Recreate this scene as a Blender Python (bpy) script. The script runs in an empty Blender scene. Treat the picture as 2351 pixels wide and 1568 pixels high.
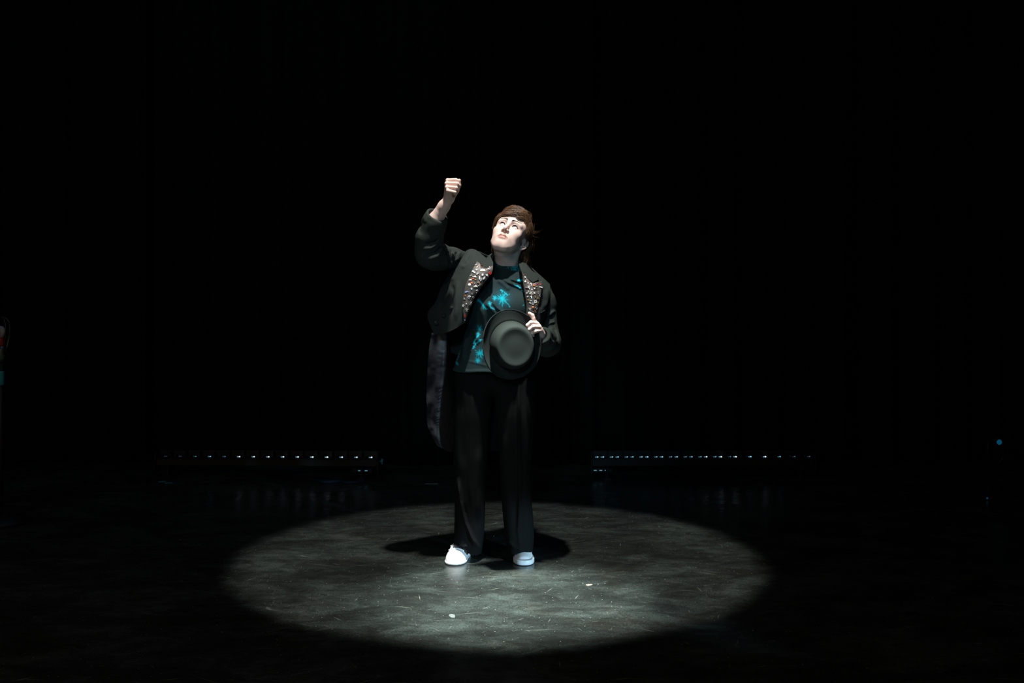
import bpy, math, random
import numpy as np
from mathutils import Vector
from mathutils.bvhtree import BVHTree

random.seed(7)
RNG = np.random.RandomState(11)
scene = bpy.context.scene
COL = scene.collection

# ------------------------------------------------------------------ camera, world, lights, exposure
CAM_D, CAM_H, F_PX, HORIZ = 4.59, 1.2, 2286.0, 700.0
cam_data = bpy.data.cameras.new('camera')
cam_data.sensor_width = 36.0
cam_data.lens = F_PX / 2351.0 * 36.0
cam_data.shift_y = -(784.0 - HORIZ) / 2351.0
cam = bpy.data.objects.new('camera', cam_data)
cam.location = (0, -CAM_D, CAM_H)
cam.rotation_euler = (math.pi / 2, 0, 0)
COL.objects.link(cam)
scene.camera = cam

world = bpy.data.worlds.new('world')
scene.world = world
world.use_nodes = True
world.node_tree.nodes['Background'].inputs[0].default_value = (0.0, 0.0, 0.0, 1)
world.node_tree.nodes['Background'].inputs[1].default_value = 0.0

vs = scene.view_settings
vs.view_transform = 'Standard'
vs.look = 'None'
vs.gamma = 1.0
vs.use_curve_mapping = False
vs.exposure = 0.0


def aim(o, target):
    o.rotation_euler = (Vector(target) - o.location).to_track_quat('-Z', 'Y').to_euler()


def spot(name, loc, target, power, deg, blend, radius, color):
    l = bpy.data.lights.new(name, 'SPOT')
    l.energy = power; l.spot_size = math.radians(deg); l.spot_blend = blend
    l.shadow_soft_size = radius; l.color = color
    o = bpy.data.objects.new(name, l); o.location = loc; aim(o, target); COL.objects.link(o)
    return o


def area(name, loc, target, power, size, color):
    l = bpy.data.lights.new(name, 'AREA')
    l.energy = power; l.shape = 'DISK'; l.size = size; l.color = color
    o = bpy.data.objects.new(name, l); o.location = loc; aim(o, target); COL.objects.link(o)
    return o


# key: profile spot hung above and a little in front of the performer, with an added soft spot beside it that brightens the front of the pool
spot('key_spotlight', (0.0, -1.15, 4.55), (-0.065, 0.09, 0.0), 840, 30.2, 0.18, 0.05, (1.0, 0.97, 0.93))
spot('added_pool_spot', (0.06, -1.22, 4.5), (-0.02, -0.50, 0.0), 5000, 17.5, 1.0, 0.05, (0.92, 1.0, 0.95))
# stage wash from the front of house (cool) and spill from the house side (warm, very weak)
spot('cool_front_spotlight', (-0.5, -7.4, 3.0), (-0.08, 0, 0.95), 310, 14.5, 0.9, 0.30, (0.42, 0.78, 1.0))
spot('added_shoe_fill_spot', (2.3, -3.0, 0.45), (0.06, 0.0, 0.04), 560, 9, 0.8, 0.05, (0.50, 0.80, 1.0))  # added low side fill to brighten the shoe in the hat's shadow
area('warm_house_spill', (-2.6, -5.5, 4.2), (-1.0, -0.6, 0), 34.0, 1.0, (1.0, 0.80, 0.62))
area('blue_back_wash', (-1.6, 0.9, 4.6), (-1.6, 2.7, 0.2), 4.0, 0.8, (0.25, 0.55, 1.0))

# ------------------------------------------------------------------ helpers: points, noise, interpolation


def P(px, py, Y=0.0):
    """world point seen at pixel (px,py) of the photograph, at depth Y"""
    d = (CAM_D + Y) / F_PX
    return np.array([(px - 1175.5) * d, Y, CAM_H - (py - HORIZ) * d])


def G(px, py):
    """floor point seen at a pixel"""
    d = CAM_H * F_PX / (py - HORIZ)
    return np.array([(px - 1175.5) * d / F_PX, d - CAM_D, 0.0])


def _hash(i, j, k, seed):
    n = (i * 374761393 + j * 668265263 + k * 2147483647 + seed * 1274126177) & 0xffffffff
    n = ((n ^ (n >> 13)) * 1274126177) & 0xffffffff
    n = n ^ (n >> 16)
    return (n & 0xffff) / 32767.5 - 1.0


def vnoise(p, freq, seed=0):
    q = np.asarray(p) * freq + 1000.0
    b = np.floor(q).astype(np.int64)
    t = q - b
    t = t * t * (3 - 2 * t)
    r = 0
    for dx in (0, 1):
        wx = t[..., 0] if dx else 1 - t[..., 0]
        for dy in (0, 1):
            wy = t[..., 1] if dy else 1 - t[..., 1]
            for dz in (0, 1):
                wz = t[..., 2] if dz else 1 - t[..., 2]
                r = r + wx * wy * wz * _hash(b[..., 0] + dx, b[..., 1] + dy, b[..., 2] + dz, seed)
    return r


def catmull(ctrl, n):
    """resample control rows (axis 0) with a Catmull-Rom curve to n samples"""
    c = np.asarray(ctrl, float)
    m = len(c)
    u = np.linspace(0, m - 1, n)
    i = np.minimum(u.astype(int), m - 2)
    t = (u - i).reshape((-1,) + (1,) * (c.ndim - 1))
    p0 = c[np.maximum(i - 1, 0)]; p1 = c[i]; p2 = c[i + 1]; p3 = c[np.minimum(i + 2, m - 1)]
    return 0.5 * ((2 * p1) + (-p0 + p2) * t + (2 * p0 - 5 * p1 + 4 * p2 - p3) * t * t + (-p0 + 3 * p1 - 3 * p2 + p3) * t ** 3)


def prof(x, xs, ys):
    """smooth table lookup"""
    xs = np.asarray(xs, float); ys = np.asarray(ys, float)
    if xs[0] > xs[-1]:
        xs = xs[::-1]; ys = ys[::-1]
    g = np.linspace(xs[0], xs[-1], 240)
    y = np.interp(g, xs, ys)
    w = max(3, int(240 / len(xs) * 0.5))
    k = np.hanning(2 * w + 1); k /= k.sum()
    yp = np.concatenate([2 * y[0] - y[1:w + 1][::-1], y, 2 * y[-1] - y[-w - 1:-1][::-1]])
    y = np.convolve(yp, k, mode='valid')
    return np.interp(x, g, y)


def smin(a, b, k):
    h = np.maximum(k - np.abs(a - b), 0) / k
    return np.minimum(a, b) - h * h * k * 0.25


def smax(a, b, k):
    return -smin(-a, -b, k)


def d_cone(p, a, b, r1, r2):
    ab = b - a
    t = np.clip(((p - a) @ ab) / max(ab @ ab, 1e-12), 0, 1)
    q = p - a - t[:, None] * ab
    return np.sqrt((q * q).sum(1)) - (r1 + (r2 - r1) * t)


def d_ell(p, c, r):
    q = (p - c) / r
    k0 = np.sqrt((q * q).sum(1))
    q2 = (p - c) / (r * r)
    k1 = np.sqrt((q2 * q2).sum(1)) + 1e-9
    return k0 * (k0 - 1.0) / k1


def d_seg2(x, z, a, b):
    dx, dz = b[0] - a[0], b[1] - a[1]
    t = np.clip(((x - a[0]) * dx + (z - a[1]) * dz) / max(dx * dx + dz * dz, 1e-12), 0, 1)
    return np.hypot(x - a[0] - t * dx, z - a[1] - t * dz), t


def ridges(p, segs):
    """sum of soft fold ridges along pixel polylines, for cloth fronts; each fades in and out along its length"""
    out = np.zeros(len(p))
    d = (CAM_D + p[:, 1]) / F_PX
    u = p[:, 0] / d + 1175.5
    v = HORIZ - (p[:, 2] - CAM_H) / d
    for pts, w, amp in segs:
        ln = [math.hypot(pts[i + 1][0] - pts[i][0], pts[i + 1][1] - pts[i][1]) for i in range(len(pts) - 1)]
        tot = sum(ln); best = np.full(len(p), 1e9); along = np.zeros(len(p)); acc = 0.0
        for i in range(len(pts) - 1):
            dd, t = d_seg2(u, v, pts[i], pts[i + 1])
            m = dd < best
            best = np.where(m, dd, best); along = np.where(m, (acc + t * ln[i]) / tot, along)
            acc += ln[i]
        fade = np.clip(np.minimum(along, 1 - along) / 0.22, 0, 1)
        fade = fade * fade * (3 - 2 * fade)
        out += amp * fade * np.exp(-(best / w) ** 2)
    return out


class Sdf:
    """sequence of blended primitives with bounds, so far ones can be skipped"""
    def __init__(self):
        self.ops = []

    def add(self, mode, k, fn, c, r):
        self.ops.append((mode, k, fn, np.asarray(c, float), r))

    def cone(self, a, b, r1, r2, k=0.01, mode='u'):
        a = np.asarray(a, float); b = np.asarray(b, float)
        self.add(mode, k, lambda p: d_cone(p, a, b, r1, r2), (a + b) / 2, np.linalg.norm(b - a) / 2 + max(r1, r2))

    def chain(self, pts, rs, k=0.01, mode='u'):
        for i in range(len(pts) - 1):
            self.cone(pts[i], pts[i + 1], rs[i], rs[i + 1], k, mode)

    def local(self, R, O, fn, c, r, k, mode='u'):
        R = np.asarray(R); O = np.asarray(O); c = np.asarray(c, float)
        I = np.linalg.inv(R).T
        self.add(mode, k, lambda p: fn((p - O) @ I), O + R @ c, r * 1.06)

    def __call__(self, p, cen=None, rad=0.0):
        v = np.full(len(p), 1.0)
        for mode, k, fn, c, r in self.ops:
            if cen is not None and np.linalg.norm(cen - c) > r + rad + k + 0.012:
                continue
            d = fn(p)
            if mode == 'u':
                v = smin(v, d, k)
            elif mode == 's':
                v = smax(v, -d, k)
            else:
                v = smax(v, d, k)
        return v


def plain(fn):
    return lambda p, cen=None, rad=0.0: fn(p)


def surfnets(f, lo, hi, h, slack=1.35):
    lo = np.asarray(lo, float); hi = np.asarray(hi, float)
    B = 8
    nb = np.ceil((hi - lo) / (B * h)).astype(int) + 1
    idx = np.stack(np.meshgrid(*[np.arange(n) for n in nb], indexing='ij'), -1).reshape(-1, 3)
    cen = lo + (idx + 0.5) * B * h
    v = np.concatenate([f(cen[i:i + 20000]) for i in range(0, len(cen), 20000)])
    keep = np.abs(v) < B * h * 0.5 * 1.7321 * slack + h
    idx = idx[keep]
    key = (idx // 3) @ np.array([1000000, 1000, 1])
    order = np.argsort(key, kind='stable')
    idx = idx[order]; key = key[order]
    starts = np.concatenate([[0], np.nonzero(np.diff(key))[0] + 1, [len(key)]])
    off = np.stack(np.meshgrid(*[np.arange(-1, B + 1)] * 3, indexing='ij'), -1).reshape(-1, 3)
    N = nb * B + 4
    corners = [(a, b, c) for a in (0, 1) for b in (0, 1) for c in (0, 1)]
    edges = [(i, j) for i in range(8) for j in range(i + 1, 8) if sum(abs(corners[i][q] - corners[j][q]) for q in range(3)) == 1]
    ids_all, pos_all, quads_all = [], [], []
    cid = lambda c: ((c[..., 0] + 1) * N[1] + (c[..., 1] + 1)) * N[2] + (c[..., 2] + 1)
    for s, e in zip(starts[:-1], starts[1:]):
        gi = idx[s:e] * B
        pts = lo + (gi[:, None, :] + off[None]) * h
        c = pts.reshape(-1, 3).mean(0)
        rad = np.sqrt(((pts.reshape(-1, 3) - c) ** 2).sum(1).max())
        val = f(pts.reshape(-1, 3), c, rad).reshape(len(gi), B + 2, B + 2, B + 2)
        sg = val < 0
        n1 = B + 1
        st = np.stack([sg[:, a:a + n1, b:b + n1, d:d + n1] for a, b, d in corners])
        cnt = st.sum(0)
        act = (cnt > 0) & (cnt < 8)
        if not act.any():
            continue
        am = np.argwhere(act)
        v8 = np.stack([val[:, a:a + n1, b:b + n1, d:d + n1][act] for a, b, d in corners])
        acc = np.zeros((len(am), 3)); num = np.zeros(len(am))
        for i, j in edges:
            va, vb = v8[i], v8[j]
            m = (va < 0) != (vb < 0)
            t = np.where(m, va / np.where(m, va - vb, 1), 0)
            ca = np.array(corners[i], float); cb = np.array(corners[j], float)
            acc += np.where(m[:, None], ca + t[:, None] * (cb - ca), 0)
            num += m
        cell = gi[am[:, 0]] + am[:, 1:] - 1
        pos_all.append(lo + (cell + acc / num[:, None]) * h)
        ids_all.append(cid(cell))
        s0 = sg[:, 1:B + 1, 1:B + 1, 1:B + 1]
        for ax in range(3):
            sl = [slice(1, B + 1)] * 3
            sl[ax] = slice(2, B + 2)
            s1 = sg[(slice(None),) + tuple(sl)]
            em = np.argwhere(s0 != s1)
            if not len(em):
                continue
            inside = s0[tuple(em.T)]
            base = gi[em[:, 0]] + em[:, 1:]
            b1, b2 = [(1, 2), (2, 0), (0, 1)][ax]
            o1 = np.zeros(3, int); o1[b1] = 1
            o2 = np.zeros(3, int); o2[b2] = 1
            q = np.stack([cid(base - o1 - o2), cid(base - o2), cid(base), cid(base - o1)], 1)
            q[~inside] = q[~inside][:, ::-1]
            quads_all.append(q)
    ids = np.concatenate(ids_all); pos = np.concatenate(pos_all); quads = np.concatenate(quads_all)
    uid, first = np.unique(ids, return_index=True)
    pos = pos[first]
    q = np.searchsorted(uid, quads)
    q = np.minimum(q, len(uid) - 1)
    ok = (uid[q] == quads).all(1)
    return pos, q[ok]


def np_mesh(name, verts, quads, mat=None, smooth=True, cols=None, parent=None, tris=None):
    me = bpy.data.meshes.new(name)
    verts = np.asarray(verts, np.float32)
    faces = [np.asarray(quads, np.int32).reshape(-1, 4)] if quads is not None and len(quads) else []
    nq = len(faces[0]) if faces else 0
    tri = np.asarray(tris, np.int32).reshape(-1, 3) if tris is not None and len(tris) else np.zeros((0, 3), np.int32)
    loops = np.concatenate([faces[0].ravel() if nq else np.zeros(0, np.int32), tri.ravel()])
    start = np.concatenate([np.arange(nq) * 4, nq * 4 + np.arange(len(tri)) * 3]).astype(np.int32)
    me.vertices.add(len(verts)); me.vertices.foreach_set('co', verts.ravel())
    me.loops.add(len(loops)); me.loops.foreach_set('vertex_index', loops.astype(np.int32))
    me.polygons.add(nq + len(tri)); me.polygons.foreach_set('loop_start', start)
    me.update(calc_edges=True)
    me.validate()
    if smooth:
        me.polygons.foreach_set('use_smooth', np.ones(len(me.polygons), bool))
    if cols is not None:
        a = me.color_attributes.new('Col', 'FLOAT_COLOR', 'POINT')
        c = np.ones((len(verts), 4), np.float32); c[:, :3] = cols
        a.data.foreach_set('color', c.ravel())
    if mat:
        me.materials.append(mat)
    return link(name, me, parent)


def link(name, me, parent=None):
    o = bpy.data.objects.new(name, me)
    COL.objects.link(o)
    if parent is not None:
        o.parent = parent
        o.matrix_parent_inverse = parent.matrix_world.inverted() if False else o.matrix_parent_inverse
        o.location = -Vector(parent.get('_at', (0, 0, 0)))
    return o


def empty(name, loc=(0, 0, 0)):
    o = bpy.data.objects.new(name, None)
    o.empty_display_size = 0.1
    o.location = loc
    COL.objects.link(o)
    return o


def tag(o, label=None, cat=None, group=None, kind=None):
    if label: o['label'] = label
    if cat: o['category'] = cat
    if group: o['group'] = group
    if kind: o['kind'] = kind
    return o


class MB:
    """small polygon collector for boxes, tubes, prisms, lathes"""
    def __init__(self):
        self.v, self.f = [], []

    def add(self, vs_, fs_):
        o = len(self.v)
        self.v += [tuple(map(float, x)) for x in vs_]
        self.f += [tuple(i + o for i in f) for f in fs_]
        return self

    def box(self, c, s, rot=0.0, bev=0.0):
        x, y, z = s[0] / 2, s[1] / 2, s[2] / 2
        ca, sa = math.cos(rot), math.sin(rot)
        if bev:
            b = bev
            ring = [(x - b, -y), (x, -y + b), (x, y - b), (x - b, y), (-x + b, y), (-x, y - b), (-x, -y + b), (-x + b, -y)]
            rin = [(px - math.copysign(b, px) * (abs(px) >= x - 1e-9), py - math.copysign(b, py) * (abs(py) >= y - 1e-9)) for px, py in ring]
            lv = [(rin, -z), (ring, -z + b), (ring, z - b), (rin, z)]
            vv = [(px, py, zz) for rg, zz in lv for px, py in rg]
            ff = [tuple(range(7, -1, -1)), tuple(range(24, 32))]
            for l in range(3):
                for i in range(8):
                    j = (i + 1) % 8
                    ff.append((l * 8 + i, l * 8 + j, l * 8 + 8 + j, l * 8 + 8 + i))
        else:
            vv = [(sx * x, sy * y, sz * z) for sz in (-1, 1) for sy in (-1, 1) for sx in (-1, 1)]
            ff = [(0, 2, 3, 1), (4, 5, 7, 6), (0, 1, 5, 4), (2, 6, 7, 3), (0, 4, 6, 2), (1, 3, 7, 5)]
        vv = [(c[0] + px * ca - py * sa, c[1] + px * sa + py * ca, c[2] + pz) for px, py, pz in vv]
        return self.add(vv, ff)

    def tube(self, pts, r, n=8, cap=True):
        pts = [Vector(p) for p in pts]
        rs = r if isinstance(r, (list, tuple)) else [r] * len(pts)
        vv, ff = [], []
        up = Vector((0.03, 0.05, 1)).normalized()
        for i, p in enumerate(pts):
            t = (pts[min(i + 1, len(pts) - 1)] - pts[max(i - 1, 0)]).normalized()
            u = t.cross(up)
            if u.length < 0.1:
                u = t.cross(Vector((1, 0, 0)))
            u.normalize(); w = t.cross(u)
            for k in range(n):
                a = 2 * math.pi * k / n
                vv.append(p + (u * math.cos(a) + w * math.sin(a)) * rs[i])
        for i in range(len(pts) - 1):
            for k in range(n):
                ff.append((i * n + k, i * n + (k + 1) % n, (i + 1) * n + (k + 1) % n, (i + 1) * n + k))
        if cap:
            ff.append(tuple(range(n - 1, -1, -1)))
            ff.append(tuple((len(pts) - 1) * n + k for k in range(n)))
        return self.add(vv, ff)

    def lathe(self, profile, n=24, c=(0, 0, 0), axis='z'):
        vv, ff = [], []
        for r, z in profile:
            for k in range(n):
                a = 2 * math.pi * k / n
                q = (r * math.cos(a), r * math.sin(a), z)
                if axis == 'y':
                    q = (q[0], -q[2], q[1])
                if axis == 'x':
                    q = (q[2], q[0], q[1])
                vv.append((c[0] + q[0], c[1] + q[1], c[2] + q[2]))
        for i in range(len(profile) - 1):
            for k in range(n):
                ff.append((i * n + k, i * n + (k + 1) % n, (i + 1) * n + (k + 1) % n, (i + 1) * n + k))
        ff.append(tuple(range(n - 1, -1, -1)))
        ff.append(tuple((len(profile) - 1) * n + k for k in range(n)))
        return self.add(vv, ff)

    def mesh(self, name, mat, smooth=False):
        me = bpy.data.meshes.new(name)
        me.from_pydata(self.v, [], self.f)
        me.update()
        if smooth:
            me.polygons.foreach_set('use_smooth', np.ones(len(me.polygons), bool))
        if mat:
            me.materials.append(mat)
        return me

    def build(self, name, mat, parent=None, smooth=False):
        return link(name, self.mesh(name, mat, smooth), parent)


def grid_quads(nu, nv):
    i, j = np.meshgrid(np.arange(nu - 1), np.arange(nv - 1), indexing='ij')
    a = (i * nv + j).ravel()
    return np.stack([a, a + 1, a + nv + 1, a + nv], 1)


def patch(ctrl, nu, nv, thick=0.004, disp=None):
    """sheet through a control grid; returns verts, quads and (u,v) per vertex. Front faces -Y."""
    g = catmull(np.asarray(ctrl, float), nu)
    g = np.swapaxes(catmull(np.swapaxes(g, 0, 1), nv), 0, 1)
    du = np.gradient(g, axis=0); dv = np.gradient(g, axis=1)
    n = np.cross(dv, du)
    n /= np.linalg.norm(n, axis=2, keepdims=True) + 1e-9
    if n[..., 1].mean() > 0:
        n = -n; flip = True
    else:
        flip = False
    uu, vv = np.meshgrid(np.linspace(0, 1, nu), np.linspace(0, 1, nv), indexing='ij')
    if disp is not None:
        g = g + n * disp(g.reshape(-1, 3), uu.ravel(), vv.ravel()).reshape(nu, nv, 1)
    front = g.reshape(-1, 3); back = (g - n * thick).reshape(-1, 3)
    q = grid_quads(nu, nv)
    if not flip:
        pass
    M = nu * nv
    rim = np.concatenate([np.arange(nv), np.arange(1, nu) * nv + nv - 1, (nu - 1) * nv + np.arange(nv - 2, -1, -1), np.arange(nu - 2, 0, -1) * nv])
    rn = np.roll(rim, -1)
    if flip:
        quads = np.concatenate([q[:, ::-1], q + M, np.stack([rim, rn, rn + M, rim + M], 1)])
    else:
        quads = np.concatenate([q, q[:, ::-1] + M, np.stack([rn, rim, rim + M, rn + M], 1)])
    uv = np.concatenate([np.stack([uu.ravel(), vv.ravel()], 1)] * 2)
    return np.concatenate([front, back]), quads, uv


# ------------------------------------------------------------------ materials
def new_mat(name):
    m = bpy.data.materials.new(name)
    m.use_nodes = True
    nt = m.node_tree
    b = nt.nodes['Principled BSDF']
    return m, nt, b


def N(nt, typ, **kw):
    n = nt.nodes.new(typ)
    for k, v in kw.items():
        if k in n.inputs:
            n.inputs[k].default_value = v
        else:
            setattr(n, k, v)
    return n


def simple(name, col, rough=0.5, metal=0.0, var=0.15, scale=60.0, bump=0.0, spec=0.5, sheen=0.0, emit=None, estr=0.0, attr=False, coat=0.0):
    m, nt, b = new_mat(name)
    L = nt.links.new
    tc = N(nt, 'ShaderNodeTexCoord')
    nz = N(nt, 'ShaderNodeTexNoise', Scale=scale, Detail=4.0)
    L(tc.outputs['Object'], nz.inputs['Vector'])
    mr = N(nt, 'ShaderNodeMapRange')
    mr.inputs['To Min'].default_value = 1 - var; mr.inputs['To Max'].default_value = 1 + var
    L(nz.outputs['Fac'], mr.inputs['Value'])
    mx = N(nt, 'ShaderNodeMix', data_type='RGBA', blend_type='MULTIPLY')
    mx.inputs[0].default_value = 1.0
    if attr:
        at = N(nt, 'ShaderNodeVertexColor', layer_name='Col')
        L(at.outputs['Color'], mx.inputs[6])
    else:
        mx.inputs[6].default_value = (*col, 1)
    cmb = N(nt, 'ShaderNodeCombineColor')
    for i in range(3):
        L(mr.outputs[0], cmb.inputs[i])
    L(cmb.outputs[0], mx.inputs[7])
    L(mx.outputs[2], b.inputs['Base Color'])
    b.inputs['Roughness'].default_value = rough
    b.inputs['Metallic'].default_value = metal
    b.inputs['Specular IOR Level'].default_value = spec
    if coat:
        b.inputs['Coat Weight'].default_value = coat
    if sheen:
        b.inputs['Sheen Weight'].default_value = sheen
        b.inputs['Sheen Roughness'].default_value = 0.5
    if bump:
        bp = N(nt, 'ShaderNodeBump', Strength=bump, Distance=0.002)
        L(nz.outputs['Fac'], bp.inputs['Height'])
        L(bp.outputs[0], b.inputs['Normal'])
    if emit:
        b.inputs['Emission Color'].default_value = (*emit, 1)
        b.inputs['Emission Strength'].default_value = estr
    return m


M = {}
M['wool'] = simple('black_wool', (0.030, 0.038, 0.0345), 0.9, var=0.30, scale=420, bump=0.18, spec=0.08, sheen=0.0)
M['felt'] = simple('black_felt', (0.0190, 0.0235, 0.0220), 0.85, var=0.25, scale=700, bump=0.10, spec=0.08)
M['satin'] = simple('lapel_satin', (0.075, 0.068, 0.060), 0.48, var=0.25, scale=300, spec=0.45)
M['trouser'] = simple('black_trouser_cloth', (0.0078, 0.0083, 0.0085), 0.9, var=0.25, scale=380, bump=0.12, spec=0.05)
M['shirt'] = simple('tie_dyed_cotton', (1, 1, 1), 0.9, var=0.18, scale=300, bump=0.15, spec=0.15, attr=True)
M['lining'] = simple('printed_satin_lining', (1, 1, 1), 0.42, var=0.35, scale=60, spec=0.5, attr=True)
M['white_shoe'] = simple('white_canvas', (0.86, 0.90, 0.93), 0.6, var=0.06, scale=90, bump=0.1)
M['white_rubber'] = simple('white_rubber', (0.80, 0.86, 0.90), 0.35, var=0.12, scale=35)
M['grey_tongue'] = simple('grey_canvas', (0.10, 0.10, 0.14), 0.8)
M['hair'] = simple('brown_hair', (1, 1, 1), 0.38, var=0.3, scale=140, spec=0.5, attr=True)
M['brow'] = simple('dark_brow_hair', (0.022, 0.013, 0.010), 0.6)
M['eye_white'] = simple('eye_white', (0.82, 0.82, 0.84), 0.12, var=0.04, coat=0.6)
M['iris'] = simple('iris_blue_grey', (0.035, 0.055, 0.075), 0.15, var=0.5, scale=900, coat=0.8)
M['pupil'] = simple('pupil', (0.004, 0.004, 0.004), 0.1, coat=0.8)
M['silver'] = simple('silver', (0.85, 0.85, 0.84), 0.25, metal=0.9, var=0.08)
M['pin_white'] = simple('pearl_white_enamel', (0.90, 0.89, 0.86), 0.22, var=0.10, scale=400, coat=0.5)
M['pin_silver'] = simple('pin_silver', (0.80, 0.79, 0.77), 0.3, metal=0.6, var=0.1)
M['pin_gold'] = simple('pin_gold', (0.72, 0.52, 0.26), 0.3, metal=0.6, var=0.15)
M['pin_orange'] = simple('pin_orange', (0.90, 0.22, 0.06), 0.3, var=0.1, coat=0.5)
M['pin_red'] = simple('pin_red', (0.75, 0.03, 0.025), 0.3, var=0.1, coat=0.5)
M['pin_blue'] = simple('pin_pale_blue', (0.35, 0.50, 0.95), 0.3, var=0.1, coat=0.5)
M['black_metal'] = simple('black_powder_coated_metal', (0.005, 0.005, 0.0055), 0.6, var=0.2, scale=200)
M['black_plastic'] = simple('black_plastic', (0.002, 0.002, 0.0025), 0.6)
M['grey_steel'] = simple('grey_steel', (0.22, 0.25, 0.26), 0.4, metal=0.8)
M['teal_tape'] = simple('teal_tape', (0.02, 0.30, 0.36), 0.6)
M['blue_cable'] = simple('blue_rubber_cable', (0.010, 0.016, 0.032), 0.8, spec=0.1)
M['dark_rubber'] = simple('dark_rubber', (0.01, 0.01, 0.01), 0.7)
M['red_plastic'] = simple('red_plastic', (0.35, 0.03, 0.02), 0.5)
M['glass_bulb'] = simple('frosted_bulb_glass', (0.45, 0.47, 0.48), 0.25)
M['paper'] = simple('white_paper', (0.10, 0.118, 0.112), 0.8)


def curtain_mat():
    m, nt, b = new_mat('black_stage_velvet')
    L = nt.links.new
    tc = N(nt, 'ShaderNodeTexCoord')
    mp = N(nt, 'ShaderNodeMapping'); mp.inputs['Scale'].default_value = (8, 8, 0.6)
    nz = N(nt, 'ShaderNodeTexNoise', Scale=3.0, Detail=5.0)
    L(tc.outputs['Object'], mp.inputs['Vector']); L(mp.outputs[0], nz.inputs['Vector'])
    cr = N(nt, 'ShaderNodeValToRGB')
    cr.color_ramp.elements[0].color = (0.003, 0.0035, 0.004, 1); cr.color_ramp.elements[1].color = (0.009, 0.011, 0.013, 1)
    L(nz.outputs['Fac'], cr.inputs['Fac']); L(cr.outputs[0], b.inputs['Base Color'])
    b.inputs['Roughness'].default_value = 0.95
    b.inputs['Specular IOR Level'].default_value = 0.05
    return m


M['curtain'] = curtain_mat()


def skin_mat():
    m, nt, b = new_mat('skin')
    L = nt.links.new
    at = N(nt, 'ShaderNodeVertexColor', layer_name='Col')
    tc = N(nt, 'ShaderNodeTexCoord')
    nz = N(nt, 'ShaderNodeTexNoise', Scale=90.0, Detail=5.0)
    L(tc.outputs['Object'], nz.inputs['Vector'])
    mr = N(nt, 'ShaderNodeMapRange'); mr.inputs['To Min'].default_value = 0.93; mr.inputs['To Max'].default_value = 1.06
    L(nz.outputs['Fac'], mr.inputs['Value'])
    vm = N(nt, 'ShaderNodeVectorMath', operation='SCALE')
    L(at.outputs['Color'], vm.inputs[0]); L(mr.outputs[0], vm.inputs['Scale'])
    L(vm.outputs[0], b.inputs['Base Color'])
    b.inputs['Roughness'].default_value = 0.48
    b.inputs['Specular IOR Level'].default_value = 0.4
    b.inputs['Subsurface Weight'].default_value = 0.18
    b.inputs['Subsurface Radius'].default_value = (1.0, 0.35, 0.2)
    b.inputs['Subsurface Scale'].default_value = 0.006
    bp = N(nt, 'ShaderNodeBump', Strength=0.06, Distance=0.001)
    nz2 = N(nt, 'ShaderNodeTexNoise', Scale=700.0, Detail=2.0)
    L(tc.outputs['Object'], nz2.inputs['Vector']); L(nz2.outputs['Fac'], bp.inputs['Height']); L(bp.outputs[0], b.inputs['Normal'])
    return m


M['skin'] = skin_mat()


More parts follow.
